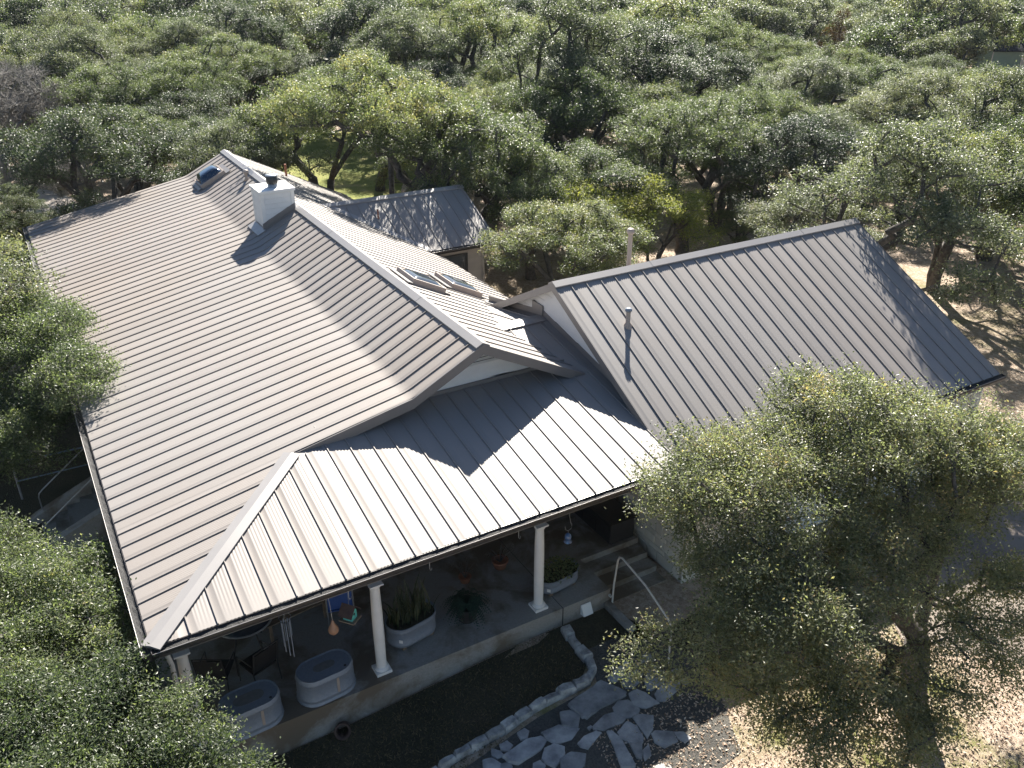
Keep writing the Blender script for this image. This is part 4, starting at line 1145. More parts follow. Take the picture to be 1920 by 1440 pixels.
mb = MB(); mb.lathe([(0, 0), (.05, .012), (.082, .05), (.092, .10), (.080, .15), (.05, .20), (.030, .245), (.022, .29), (.012, .31), (0, .312)], (0, 0, 0), 18); child(t, "body", mb, 'gourd')
mb = MB(); mb.tube([(0, 0, .31), (-.01, 0, .6), (-.03, 0, .95)], .004, 4); child(t, "cord", mb, 'pipe')
t = thing("wind_chime", "long tubular wind chime with a wire ring hanging under the gutter", "wind chime", (2.07, .05, 2.05))
mb = MB(); ring = [(math.cos(k * 2 * math.pi / 18) * .10, math.sin(k * 2 * math.pi / 18) * .10, .86) for k in range(19)]; mb.tube(ring, .005, 5, cap=False); child(t, "ring", mb, 'galv')
for k in range(7):
    a = k * 2 * math.pi / 7; L = .35 + .07 * k; mb = MB(); mb.tube([(math.cos(a) * .075, math.sin(a) * .075, .78), (math.cos(a) * .075, math.sin(a) * .075, .78 - L)], .009, 6); child(t, "chime_tube", mb, 'galv')
mb = MB(); mb.tube([(0, 0, 1.05), (0, 0, .0)], .003, 4)
for k in range(3): a = k * 2.1; mb.tube([(math.cos(a) * .1, math.sin(a) * .1, .86), (0, 0, 1.02)], .003, 3)
child(t, "cord", mb, 'pipe')
t = thing("bird_feeder", "blue glass bird feeder hanging on a curved hook beyond the far column", "bird feeder", (7.72, .02, 2.32))
mb = MB(); mb.lathe([(0, .0), (.085, .0), (.09, .015), (.045, .03), (.06, .06), (.075, .11), (.06, .17), (.02, .21), (0, .215)], (0, 0, 0), 16); child(t, "bottle", mb, 'bluecer')
mb = MB(); mb.tube([(0, 0, .21), (.0, 0, .27), (.07, 0, .30), (.085, 0, .38), (.05, 0, .45), (.0, 0, .72)], .005, 5); mb.tube([(0, 0, .27), (-.06, 0, .31), (-.08, 0, .40)], .004, 5); child(t, "hook", mb, 'pipegrey')
for (x, lb) in ((3.14, "small white wire hook on the gutter above the birdhouse"), (4.66, "small white wire hook on the gutter above the snake plants"), (6.50, "small white wire hook on the gutter left of the far column")):
    t = thing("gutter_hook", lb.replace(" left of", " short of"), "hook", (x, -.12, 2.95)); mb = MB(); mb.tube([(0, 0, .22), (0, 0, .03), (.012, 0, .0), (.035, 0, 0), (.042, 0, .04)], .004, 5); child(t, "wire", mb, 'pipe')
# ------------------------------------------------------------------ small things along the porch front
t = thing("clay_pipe", "brown clay pipe mouth lying against the porch foot", "pipe", (2.80, .02, -.08)); t.rotation_euler = (R(62), 0, R(-20))
mb = MB(); mb.lathe([(.11, -.25), (.115, .1), (.15, .13), (.155, .2), (.125, .2), (.10, .12), (.095, -.25)], (0, 0, 0), 18); child(t, "pipe_body", mb, 'brown')
t = thing("vent_hood", "white sloped vent hood fixed low on the porch foundation", "vent", (8.28, .095, .20)); 
mb = MB(); mb.prism([(-.12, 0, .0), (-.12, -.14, .02), (-.12, -.02, .24), (-.12, 0, .24)], (.24, 0, 0)); child(t, "hood", mb, 'whitetrim')
mb = MB(); mb.box((0, -.075, .004), (.20, .10, .008)); child(t, "louvre", mb, 'dark')
t = thing("pipe_fence", "grey blue pipe fence with white post cap beside the left oak", "fence", (-1.0, 11.35, -.1))
mb = MB(); mb.tube([(-.82, 0, 1.10), (1.0, .02, 1.06)], .024, 8); child(t, "rail", mb, 'pipeblue'); mb = MB(); mb.tube([(-.82, 0, .55), (1.0, .02, .52)], .018, 8); child(t, "rail", mb, 'pipeblue')
mb = MB(); mb.tube([(-.82, 0, 0), (-.82, 0, 1.12)], .03, 8); child(t, "post", mb, 'pipegrey'); mb = MB(); mb.lathe([(.036, 0), (.036, .04), (0, .055)], (-.82, 0, 1.10), 10); child(t, "post_cap", mb, 'whitetrim')
t = thing("pipe_fence", "plain grey pipe rail crossing the small lawn by the far house corner", "fence", (-1.5, 32.2, 0))
mb = MB(); mb.tube([(-4, .3, .62), (1.6, 0, .62)], .035, 8); child(t, "rail", mb, 'pipegrey')
for x in (-2.6, 1.2): mb = MB(); mb.tube([(x, .1, 0), (x, .1, .64)], .035, 8); child(t, "post", mb, 'pipegrey')
t = thing("red_bag", "dull red plastic bag caught in the left oak beside the roof", "bag", (-.62, 15.2, 1.5))
mb = MB(); mb.lathe([(0, 0), (.14, .03), (.22, .14), (.20, .26), (.10, .36), (.04, .42), (.06, .48), (0, .47)], (0, 0, 0), 14, sx=1.1, sy=.8); child(t, "sack", mb, 'red')

# stone edging of the bed
edge = [(7.68, -.05), (7.62, -.35), (7.60, -.70), (7.60, -1.02), (7.52, -1.30), (7.28, -1.46), (6.95, -1.47), (6.60, -1.47), (6.28, -1.48), (5.95, -1.50), (5.62, -1.54), (5.30, -1.60), (4.95, -1.62), (4.60, -1.64), (4.28, -1.66), (3.95, -1.72), (3.62, -1.80), (3.3, -1.86), (2.95, -1.92), (2.6, -1.98)]
eg = thing("stone_edging", "low curb of weathered limestone blocks edging the dark garden bed", "edging", (6, -1.5, 0))
for i, (a, b_) in enumerate(zip(edge[:-1], edge[1:])):
    a3 = Vector((a[0], a[1], 0)); b3 = Vector((b_[0], b_[1], 0)); mid = (a3 + b3) / 2; d = (b3 - a3); L = d.length + .01; ang = math.atan2(d.y, d.x)
    zz_ = float(zg(mid.x, mid.y)); mb = MB(); rg2 = random.Random(i); j = lambda s=.02: rg2.uniform(-s, s)
    hw, hh = .085 + j(.02), .15 + j(.035)
    lo_ = [(-L / 2, -hw, -.06), (L / 2, -hw, -.06), (L / 2, hw, -.06), (-L / 2, hw, -.06)]
    mi_ = [(-L / 2 + .005, -hw + j(), hh * .6), (L / 2 - .005, -hw + j(), hh * .6), (L / 2 - .005, hw + j(), hh * .6), (-L / 2 + .005, hw + j(), hh * .6)]
    up_ = [(-L / 2 + .03 + j(.015), -hw + .025 + j(), hh + j()), (j(.03), -hw + .015 + j(), hh + j()), (L / 2 - .03 + j(.015), -hw + .025 + j(), hh + j()), (L / 2 - .03 + j(.015), hw - .025 + j(), hh + j()), (j(.03), hw - .015 + j(), hh + j()), (-L / 2 + .03 + j(.015), hw - .025 + j(), hh + j())]
    vs = lo_ + mi_ + up_
    fs = [(i_, (i_ + 1) % 4, (i_ + 1) % 4 + 4, i_ + 4) for i_ in range(4)] + [(8, 9, 12, 13), (9, 10, 11, 12), (4, 5, 10, 9, 8), (5, 6, 11, 10), (6, 7, 13, 12, 11), (7, 4, 8, 13)]
    cs_, sn_ = math.cos(ang), math.sin(ang)
    mb.add([(mid.x + x * cs_ - y * sn_, mid.y + x * sn_ + y * cs_, zz_ + z_) for x, y, z_ in vs], fs)
    mb.build("stone", M['weather'], eg)
# flagstone path: outlines in metres on the ground
pb = sheet("stone_path", [(7.8, -.75), (8.5, -.75), (9.4, -1.4), (9.5, -2.6), (8.7, -4.2), (5.6, -4.6), (4.0, -3.4), (4.05, -1.95), (6.0, -1.68), (7.4, -1.62)], M['pathbed'], .009)
FLAGS = [[(6.69, -1.76), (7.31, -1.65), (7.49, -1.6), (7.71, -2.06), (7.62, -2.13), (7.11, -2.12), (6.8, -2.18), (6.73, -2.09)], [(7.66, -1.62), (7.89, -1.5), (8.06, -1.49), (8.08, -1.61), (7.96, -1.72), (7.71, -1.75)], [(7.82, -1.85), (8.07, -1.71), (8.26, -1.74), (8.31, -1.85), (8.14, -1.98), (7.94, -2.04), (7.84, -1.96)], [(8.26, -2.0), (8.48, -1.84), (8.67, -1.88), (8.72, -2.03), (8.52, -2.23), (8.23, -2.26), (8.16, -2.2)], [(8.22, -2.38), (8.38, -2.3), (8.65, -2.28), (8.78, -2.4), (8.66, -2.51), (8.26, -2.6), (8.16, -2.52)], [(7.79, -2.13), (7.97, -2.11), (8.06, -2.27), (8.12, -2.57), (7.84, -2.55), (7.7, -2.39)], [(7.33, -2.25), (7.5, -2.18), (7.66, -2.25), (7.72, -2.52), (7.6, -2.6), (7.41, -2.56), (7.29, -2.37)], [(6.76, -2.41), (7.08, -2.31), (7.27, -2.35), (7.37, -2.56), (7.23, -2.61), (6.89, -2.57), (6.75, -2.47)], [(7.06, -2.76), (7.34, -2.65), (7.43, -2.82), (7.37, -3.08), (7.3, -3.15), (7.13, -3.07), (7.02, -2.9)], [(7.5, -2.63), (7.63, -2.64), (7.84, -2.78), (7.64, -3.01), (7.45, -3.1), (7.47, -2.82)], [(7.08, -3.1), (7.29, -3.16), (7.08, -3.43), (7.02, -3.36)], [(6.89, -2.66), (6.97, -2.7), (7.01, -2.91), (6.9, -3.44), (6.86, -3.47), (6.68, -3.36), (6.81, -2.97)], [(6.32, -2.57), (6.48, -2.51), (6.72, -2.52), (6.78, -2.6), (6.4, -2.75), (6.31, -2.65)], [(5.6, -2.5), (5.74, -2.36), (5.92, -2.36), (6.05, -2.5), (5.95, -2.64), (5.69, -2.76), (5.6, -2.58)], [(5.07, -2.1), (5.55, -2.02), (5.8, -2.08), (5.84, -2.2), (5.66, -2.32), (5.21, -2.35), (5.09, -2.24)], [(6.41, -1.83), (6.58, -1.88), (6.69, -2.06), (6.5, -2.25), (6.29, -2.09)], [(5.9, -2.04), (6.23, -2.05), (6.49, -2.3), (6.25, -2.42), (5.97, -2.35), (5.89, -2.19)], [(5.49, -1.8), (5.65, -1.78), (5.69, -1.87), (5.58, -1.99), (5.48, -1.95)], [(5.1, -1.84), (5.25, -1.84), (5.29, -1.97), (5.17, -2.05), (5.07, -1.95)], [(4.68, -1.98), (4.84, -2.01), (4.92, -2.21), (4.84, -2.32), (4.6, -2.19)], [(5.4, -2.51), (5.53, -2.52), (5.56, -2.64), (5.47, -2.73), (5.31, -2.64)], [(5.85, -2.7), (6.09, -2.67), (6.28, -2.83), (6.14, -3.0), (5.99, -3.04), (5.76, -2.9)], [(7.57, -3.1), (7.67, -3.08), (7.92, -3.26), (7.85, -3.44), (7.58, -3.44), (7.51, -3.27)], [(7.95, -3.28), (8.08, -3.36), (8.11, -3.53), (7.97, -3.54), (7.91, -3.41)], [(8.18, -1.43), (8.27, -1.44), (8.24, -1.57), (8.13, -1.6), (8.11, -1.52)], [(8.35, -1.54), (8.42, -1.57), (8.37, -1.65), (8.31, -1.63)], [(8.46, -1.59), (8.65, -1.46), (8.77, -1.47), (8.77, -1.64), (8.65, -1.73), (8.48, -1.68)], [(8.86, -2.35), (8.98, -2.37), (8.95, -2.48), (8.82, -2.48)], [(6.64, -2.38), (6.72, -2.37), (6.73, -2.41), (6.65, -2.44)], [(4.92, -2.21), (5.06, -2.24), (5.06, -2.35), (4.95, -2.43), (4.83, -2.36)], [(7.37, -3.25), (7.27, -3.45), (7.11, -3.48), (7.17, -3.31)], [(4.94, -1.83), (5.04, -1.96), (5.05, -2.07), (4.92, -2.06), (4.87, -1.96)], [(8.8, -2.08), (8.98, -2.08), (8.95, -2.22), (8.78, -2.25)]]
for i, pl in enumerate(FLAGS):
    c = np.mean(pl, 0); rg2 = random.Random(i + 40)
    poly = []
    for k in range(len(pl)):
        a, b_ = np.array(pl[k]), np.array(pl[(k + 1) % len(pl)])
        for t_ in (0, .34, .67):
            q = a + (b_ - a) * t_; q = c + (q - c) * (1.15 + rg2.uniform(-.035, .035)); poly.append(q)
    mb = MB(); z0 = float(zg(*c)); th = .045 + rg2.uniform(-.012, .012); n = len(poly)
    top = [(q[0] + (c[0] - q[0]) * .05, q[1] + (c[1] - q[1]) * .05, z0 + th + rg2.uniform(-.004, .004)) for q in poly]; bot = [(q[0], q[1], z0 - .02) for q in poly]
    mb.add(top + bot, [tuple(range(n))] + [(k, (k + 1) % n, (k + 1) % n + n, k + n) for k in range(n)])
    mb.build("flagstone", M['flag'], pb)
# pale boulder in the sun at the lower edge
mb = MB(); rg2 = np.random.default_rng(2); vs = []; n, m_ = 14, 7
for j in range(m_ + 1):
    for k in range(n):
        ph = math.pi * .5 * j / m_; t_ = 2 * math.pi * k / n; r_ = 1 + rg2.uniform(-.06, .06)
        vs.append((7.25 + .42 * math.cos(t_) * math.cos(ph) * r_, -3.78 + .26 * math.sin(t_) * math.cos(ph) * r_, -.02 + .12 * math.sin(ph)))
mb.add(vs, [(j * n + k, j * n + (k + 1) % n, (j + 1) * n + (k + 1) % n, (j + 1) * n + k) for j in range(m_) for k in range(n)], True)
tag(mb.build("boulder", M['weather'], None), "pale flat boulder lying in sunlight at the lower end of the flagstones", "boulder")
# short dry grass and leaves in the shaded bed
n = 9000; rg = np.random.default_rng(31); x = rg.uniform(-.4, 7.5, n); y = rg.uniform(-1.9, .08, n)
k_ = (y > -1.3) | (x < 5.2); x, y = x[k_], y[k_]
C = np.stack([x, y, zg(x, y) + rg.uniform(.015, .05, len(x))], -1)
struct(link("bed_grass", leaves_mesh("bed_grass", C, .085, .16, M['bedgrass'], rg, -.1, np.clip(rg.normal(.45, .25, len(x)), 0, 1), out=np.tile([0, 0, 1.2], (len(x), 1)))), 'stuff')
# far shed
t = thing("shed", "pale green shed with dark roof among the distant oaks", "shed", (95.5, 47.8, 0)); t.rotation_euler = (0, 0, R(-31))
mb = MB(); mb.box((0, 0, 1.25), (4.6, 4.0, 2.5)); child(t, "wall", mb, 'shedgreen')
mb = MB(); mb.prism([(-2.5, -2.3, 2.45), (2.5, -2.3, 2.45), (2.5, 0, 3.6), (-2.5, 0, 3.6)], (0, 0, .08)); mb.prism([(-2.5, 2.3, 2.45), (2.5, 2.3, 2.45), (2.5, 0, 3.6), (-2.5, 0, 3.6)], (0, 0, .08)); child(t, "roof", mb, 'shedroof')
mb = MB(); mb.prism([(-2.3, -2, 2.5), (-2.3, 2, 2.5), (-2.3, 0, 3.5)], (.05, 0, 0)); mb.prism([(2.3, -2, 2.5), (2.3, 2, 2.5), (2.3, 0, 3.5)], (-.05, 0, 0)); child(t, "gable", mb, 'shedgreen')
mb = MB()
for x in (-2.3, 2.3): mb.box((x, -2.0, 1.25), (.10, .06, 2.5))
child(t, "corner_trim", mb, 'whitetrim')
mb = MB(); mb.box((1.2, -2.01, 1.0), (.9, .05, 2.0)); child(t, "door", mb, 'whitetrim')
# fallen leaves lying on the sunlit ground near the driveway
n = 26000; rg = np.random.default_rng(21); x = rg.uniform(6.5, 18, n); y = rg.uniform(-10, -2.6, n)
keep = ~((x > 14.0) & (y > -6.0 + (x - 14) * .0) & (y > -4.2 - (x - 13.5) * 1.0)) | (rg.uniform(0, 1, n) < .035); x, y = x[keep], y[keep]
C = np.stack([x, y, zg(x, y) + rg.uniform(.012, .035, len(x))], -1)
struct(link("fallen_leaves", leaves_mesh("fallen_leaves", C, .062, .48, M['litterleaf'], rg, 1.6, np.clip(rg.normal(.5, .27, len(x)), 0, 1))), 'stuff')
# ------------------------------------------------------------------ foreground oaks (single trees with their own shape)
def hero(name, base, stems, lobes, n_cl, sep, cr, per, leaf, asp, r0, label, seed, **kw):
    ms = build_tree(seed, stems, lobes, n_cl, sep, cr, per, leaf, asp, r0, **kw)
    return place_tree(ms, (base[0], base[1], float(zg(*base))), 0, 1, label, "tree", name)
# big oak in front of the garage
hero("oak_tree", (12.15, -5.0), [
    ([(0, 0, -.1), (.05, .03, .5), (.1, .15, 1.0), (.15, .25, 1.45)], False),
    ([(.15, .25, 1.45), (.55, .5, 1.95), (1.1, .8, 2.5), (1.7, 1.1, 3.0), (2.6, 1.3, 3.4)], True),
    ([(.15, .25, 1.45), (-.25, .45, 2.0), (-.9, .8, 2.7), (-1.6, 1.2, 3.4)], True),
    ([(.1, .15, 1.0), (-.5, -.1, 1.5), (-1.2, -.2, 2.1), (-2.0, .1, 2.7)], True)],
    [(-2.6, 1.9, 4.3, 1.9, 1.7, 1.25), (-.6, 2.0, 4.9, 1.9, 1.5, 1.2), (1.4, 1.4, 4.2, 1.8, 1.5, 1.1), (2.9, .7, 3.7, 1.6, 1.5, 1.0),
     (-3.3, .4, 3.4, 1.5, 1.3, .9), (-2.3, .2, 3.5, 1.3, 1.0, .8), (-3.4, -.5, 2.2, 1.2, .9, .6), (-2.2, -.8, 1.9, 1.2, .8, .55), (-.6, .7, 3.6, 1.3, 1.1, .7), (-3.5, 2.4, 4.6, 1.1, 1.1, .9), (-3.5, 1.2, 3.3, 1.0, 1.0, .8), (-3.6, .2, 2.6, 1.0, .9, .8), (-3.0, -1.2, 2.0, 1.1, .9, .7), (1.8, .8, 4.3, 1.4, 1.1, .8), (.5, 1.8, 4.8, 1.4, 1.2, .8), (-5.0, 1.2, 2.5, .6, .7, .5), (-.9, -1.1, 2.5, 1.0, .8, .6), (1.0, -.6, 2.5, 1.1, .8, .7)],
    345, .41, .42, 720, .060, .46, .26, "big spreading live oak with forked trunk in front of the garage and driveway", 5, leafmat='oakolive', subs=12, sig=.13, twig_n=7, twig_r=.005)
# oak in the lower left corner
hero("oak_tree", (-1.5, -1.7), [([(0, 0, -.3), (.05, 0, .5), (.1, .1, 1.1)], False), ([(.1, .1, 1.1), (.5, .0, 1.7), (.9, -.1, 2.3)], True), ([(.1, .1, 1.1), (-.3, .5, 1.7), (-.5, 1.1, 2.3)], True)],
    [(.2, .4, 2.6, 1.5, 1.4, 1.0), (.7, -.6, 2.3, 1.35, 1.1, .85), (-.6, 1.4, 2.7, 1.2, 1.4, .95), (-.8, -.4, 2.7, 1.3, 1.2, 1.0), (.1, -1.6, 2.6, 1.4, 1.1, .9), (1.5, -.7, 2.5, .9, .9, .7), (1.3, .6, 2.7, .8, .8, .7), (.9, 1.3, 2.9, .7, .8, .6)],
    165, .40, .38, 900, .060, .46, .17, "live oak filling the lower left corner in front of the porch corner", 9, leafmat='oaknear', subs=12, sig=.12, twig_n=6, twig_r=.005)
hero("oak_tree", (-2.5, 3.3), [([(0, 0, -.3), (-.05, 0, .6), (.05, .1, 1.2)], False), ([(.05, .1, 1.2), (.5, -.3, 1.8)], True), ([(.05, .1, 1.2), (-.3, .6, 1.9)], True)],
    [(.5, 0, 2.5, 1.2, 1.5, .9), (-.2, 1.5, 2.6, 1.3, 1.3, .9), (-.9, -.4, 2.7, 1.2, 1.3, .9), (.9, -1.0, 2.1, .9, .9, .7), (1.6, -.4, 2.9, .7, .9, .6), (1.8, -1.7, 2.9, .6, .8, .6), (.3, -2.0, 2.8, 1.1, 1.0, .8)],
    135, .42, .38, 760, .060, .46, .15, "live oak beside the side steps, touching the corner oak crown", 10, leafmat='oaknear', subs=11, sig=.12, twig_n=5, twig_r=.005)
# oak leaning over the left eave
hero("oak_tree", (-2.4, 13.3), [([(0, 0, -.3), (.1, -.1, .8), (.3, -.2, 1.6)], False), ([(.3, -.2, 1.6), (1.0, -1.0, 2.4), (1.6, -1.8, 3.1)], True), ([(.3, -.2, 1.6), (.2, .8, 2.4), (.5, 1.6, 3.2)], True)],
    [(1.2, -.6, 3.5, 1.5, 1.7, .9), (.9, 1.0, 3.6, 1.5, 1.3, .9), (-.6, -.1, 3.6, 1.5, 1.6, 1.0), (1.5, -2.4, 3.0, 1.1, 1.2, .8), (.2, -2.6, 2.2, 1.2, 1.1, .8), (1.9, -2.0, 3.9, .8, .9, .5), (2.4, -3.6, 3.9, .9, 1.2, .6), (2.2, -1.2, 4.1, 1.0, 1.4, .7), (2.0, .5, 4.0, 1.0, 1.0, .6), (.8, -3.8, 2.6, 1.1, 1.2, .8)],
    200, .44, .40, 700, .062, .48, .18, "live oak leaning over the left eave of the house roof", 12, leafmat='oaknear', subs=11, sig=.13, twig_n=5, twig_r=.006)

# ------------------------------------------------------------------ woodland oaks: variants whose mesh data the copies share
VAR = []
def variant(seed, Rr, H, n_cl, leaf, per, stems_n=2, mat='oakleaf', sep=.50, cr=.42, twig=3, r0=.24, lean=.35, aspect=.55, low=.45, sig=.17):
    rg = np.random.default_rng(seed); stems = []; fk = H * rg.uniform(.22, .34)
    for s in range(stems_n):
        a = rg.uniform(0, 6.28) if s == 0 else a + 6.28 / stems_n + rg.uniform(-.4, .4)
        d = np.array([math.cos(a), math.sin(a), 0]) * lean; b0 = d * .35 * (s > 0)
        pts = [b0 + np.array([0, 0, -.2])]
        for k in range(1, 5):
            t = k / 4; pts.append(b0 + d * (t ** 1.4) * 1.5 + np.array([0, 0, fk * t]) + rg.normal(size=3) * np.array([.07, .07, 0]))
        stems.append((pts, False))
        for q in range(2):
            a2 = a + rg.uniform(-1.2, 1.2); e = pts[-1]; L = Rr * .45
            stems.append(([e, e + np.array([math.cos(a2) * L * .5, math.sin(a2) * L * .5, H * .14]), e + np.array([math.cos(a2) * L, math.sin(a2) * L, H * .26])], True))
    lobes = []
    nl = int(rg.integers(11, 15))
    for i in range(nl):
        a = 2.39996 * i + rg.uniform(-.3, .3); r_ = Rr * .80 * math.sqrt((i + .3) / nl)
        hh = H * (.88 - .26 * (r_ / Rr) ** 2) + rg.uniform(-.07, .05) * H
        s_ = Rr * rg.uniform(.23, .34)
        lobes.append((math.cos(a) * r_, math.sin(a) * r_, hh - s_ * .6, s_, s_, s_ * rg.uniform(.62, .85)))
    for i in range(4):
        a = 6.28 * i / 4 + rg.uniform(-.5, .5); r_ = Rr * rg.uniform(.5, .85)
        lobes.append((math.cos(a) * r_, math.sin(a) * r_, H * rg.uniform(low - .04, low + .10), Rr * .25, Rr * .25, H * .09))
    return build_tree(seed, stems, lobes, n_cl, sep, cr, per, leaf, aspect, r0, leafmat=mat, subs=8, sig=sig, twig_n=twig, twig_r=.009)
MID = [variant(100 + i, 3.7 + .25 * (i % 3), 7.2 + .4 * (i % 4), 125 + 8 * (i % 3), .082, 430, 1 + i % 3, 'oakleaf' if i % 3 else 'oakleaf2') for i in range(6)]
MID.append(MID[1])
HIGH = variant(171, 4.3, 8.2, 120, .082, 430, 1, 'oakleaf', low=.66, r0=.26)
YEL = [variant(140 + i, 2.4, 4.8, 70, .074, 430, 2, 'oakyellow', r0=.11, sep=.45, cr=.45) for i in range(2)]
FAR = [variant(200 + i, 3.8 + .2 * (i % 3), 7.2 + .5 * (i % 3), 96, .15, 175, 1 + i % 2, 'oakleaf' if i % 2 else 'oakleaf2', sep=.56, cr=.46, twig=1, sig=.19) for i in range(5)]
def cedar(seed, H, Rr, n, leaf, mat):
    rg = np.random.default_rng(seed); z = H * (1 - rg.uniform(0, 1, n) ** .62) * .93 + .35
    k = rg.integers(0, 90, n); ca = rg.uniform(0, 6.28, 90); cz = rg.uniform(0, 1, 90)
    prof = Rr * np.clip(1.05 - (z / H), .03, 1) ** .75 * (1 + .22 * np.sin(ca[k] * 3) )
    a = ca[k] + rg.normal(0, .16, n); r_ = prof * (rg.uniform(.25, 1, n) ** .5)
    z = z + rg.normal(0, .1, n)
    C = np.stack([np.cos(a) * r_, np.sin(a) * r_, z], -1); o = np.stack([np.cos(a), np.sin(a), np.full(n, .7)], -1)
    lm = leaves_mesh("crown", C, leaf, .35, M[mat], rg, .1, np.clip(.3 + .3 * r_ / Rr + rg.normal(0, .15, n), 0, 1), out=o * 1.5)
    mb = MB(); mb.tube([(0, 0, -.2), (.05, 0, H * .5), (0, .03, H * .95)], [.16, .09, .02], 6, cap=False)
    for i in range(40):
        z0 = rg.uniform(.1, .85) * H; a_ = rg.uniform(0, 6.28); L = Rr * max(.1, 1 - z0 / H) * .8
        mb.tube([(0, 0, z0), (math.cos(a_) * L, math.sin(a_) * L, z0 + L * .4)], [.03, .008], 4, cap=False)
    return mb.mesh("trunk", M['bark']), lm, None
CED = [cedar(300, 7.5, 2.2, 9000, .17, 'cedarleaf'), cedar(301, 6.5, 2.6, 9000, .17, 'cedarleaf')]
BRN = cedar(303, 6.6, 3.0, 10000, .18, 'brownleaf')
def bare(seed, Rr, H, n_cl, mat='greybark'):
    rg = np.random.default_rng(seed)
    stems = [([(0, 0, -.2), (.1, 0, 1.0), (.35, .1, 2.0)], False), ([(.35, .1, 2.0), (1.0, .2, 3.2), (1.9, .1, 4.3)], True), ([(.35, .1, 2.0), (.1, .6, 3.4), (-.4, .9, 4.8)], True), ([(.35, .1, 2.0), (.9, -.5, 3.0), (1.6, -1.2, 3.9)], True)]
    cs = lobes_to_centres(rg, [(.9, 0, H * .66, Rr, Rr, H * .28), (2.3, -.4, H * .52, Rr * .85, Rr * .8, H * .2)], n_cl, .5)
    pos, par, kids, cnt = grow(rg, stems, cs)
    tm = wood_mesh("trunk", pos, par, kids, cnt, .24, M[mat], rmin=.014)
    mb = MB()
    for c in cs:
        for k in range(26):
            d = rg.normal(size=3); d /= np.linalg.norm(d); d[2] = abs(d[2]) * .8 + .1; L = rg.uniform(.35, 1.0)
            m1 = c + d * L * .5 + rg.normal(size=3) * .07; mb.tube([c + rg.normal(size=3) * .12, m1, m1 + d * L * .5 + rg.normal(size=3) * .10], [.012, .009, .005], 3, cap=False)
    return tm, None, mb.mesh("twigs", M['twig'])
BARE = [bare(401, 3.3, 7.4, 105), bare(402, 1.8, 5.2, 50)]

placed = []
def put(ms, x, y, sc, label, rz=None, cat="tree", name="oak_tree", group=None, sz=None, rad=3.2, leafmat=None):
    placed.append((x, y, rad * sc)); 
    return place_tree(ms, (x, y, float(zg(x, y))), random.uniform(0, 6.28) if rz is None else rz, sc, label, cat, name, group, sz, leafmat)
# trees one can single out
put(MID[1], 18.2, 18.6, .82, "dark live oak with two thin trunks right behind the garage gable end")
put(MID[4], 21.1, 18.4, .84, "live oak on a pair of stout dark trunks behind the garage ridge pipe")
put(YEL[0], 18.9, 15.9, 1.0, "small yellow green oak standing between the rear wing and the garage ridge", rad=2.2)
put(YEL[1], 22.3, 15.6, 1.0, "small yellow green oak behind the capped vent pipe of the garage", rad=2.2)
put(MID[2], 26.2, 18.2, .95, "live oak with long leaning limbs behind the middle of the garage ridge", rz=.5)
put(MID[5], 29.4, 19.6, .82, "leaning oak whose low limb reaches over the leaf litter behind the garage", rz=2.4)
put(MID[0], 34.6, 18.6, .85, "oak on a single crooked trunk standing in open leaf litter behind the garage end")
put(MID[3], 24.3, 5.5, 1.05, "live oak shading the outer garage roof corner, trunk on sunlit leaf litter", rz=1.0)
put(MID[6], 31.8, 9.0, .95, "full live oak past the garage end, behind the roof corner oak", rz=2.0)
put(MID[1], 31.0, -1.2, .9, "oak at the picture edge beyond the driveway", rz=4.0)
put(MID[5], 16.7, 21.4, 1.05, "live oak overhanging the rear wing roof and dappling it with shade", rz=3.5)
put(HIGH, 13.3, 22.9, .95, "high crowned live oak behind the rear wing ridge, shading the wing roof", rz=1.7, sz=1.16)
put(HIGH, 18.3, 35.6, 1.0, "live oak on the lawn edge behind the rear wing", rz=1.2)
put(MID[2], 5.2, 36.4, .78, "low live oak just past the far house corner beside the gravel path", rz=.4)
put(MID[4], 8.8, 37.0, .74, "low bushy live oak behind the far left end of the house roof", rz=3.0)
put(HIGH, 13.4, 50.0, 1.0, "tall live oak left of the lawn with a thick forked trunk".replace(" left of", " beside"), rz=5.0)
put(MID[6], 6.0, 46.5, .95, "wide live oak above the gravel path behind the low oaks", rz=2.6)
put(BARE[0], -.4, 45.6, 1.05, "leafless grey tree with spreading limbs at the edge of the gravel path", rz=0, name="bare_tree", cat="bare tree")
put(BARE[1], 2.9, 33.8, .8, "small leafless tree by the far house corner casting thin twig shadows on the roof", rz=2, name="bare_tree", cat="bare tree", rad=2)
put(BARE[1], -1.2, 54.5, 1.3, "leafless grey tree farther back than the one by the gravel path", rz=1, name="bare_tree", cat="bare tree", rad=2)
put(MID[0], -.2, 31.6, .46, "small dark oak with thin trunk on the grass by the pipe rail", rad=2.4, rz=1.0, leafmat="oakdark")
put(MID[2], -3.2, 30.2, .7, "small oak at the picture edge beyond the pipe rail", rad=1.6)
t_ = put(BRN, 80, 57.0, 1.0, "rust brown cedar standing among the grey green oaks", name="cedar_tree", cat="cedar")
for x, y, s, lb in ((86, 66, 1.3, "dark cedar behind the rust brown cedar"), (93, 60, 1.45, "tall dark cedar between the rust brown cedar and the green shed")):
    put(CED[0], x, y, s, lb, name="cedar_tree", cat="cedar")
put(FAR[1], 91.5, 53.5, 1.35, "big oak leaning over the bare ground beside the green shed")
# low bushes by the clearings
for x, y, s, lb, v in ((27.6, 16.2, .36, "low oak shrub behind the garage ridge under the leaning limb", 4), (32.6, 1.2, .34, "reddish low shrub on the leaf litter beside the garage corner", 2), (.0, 38.6, .30, "brown low shrub at the far house corner by the grass", 5)):
    put(MID[v], x, y, s, lb, name="oak_shrub", cat="shrub", rad=2.5)

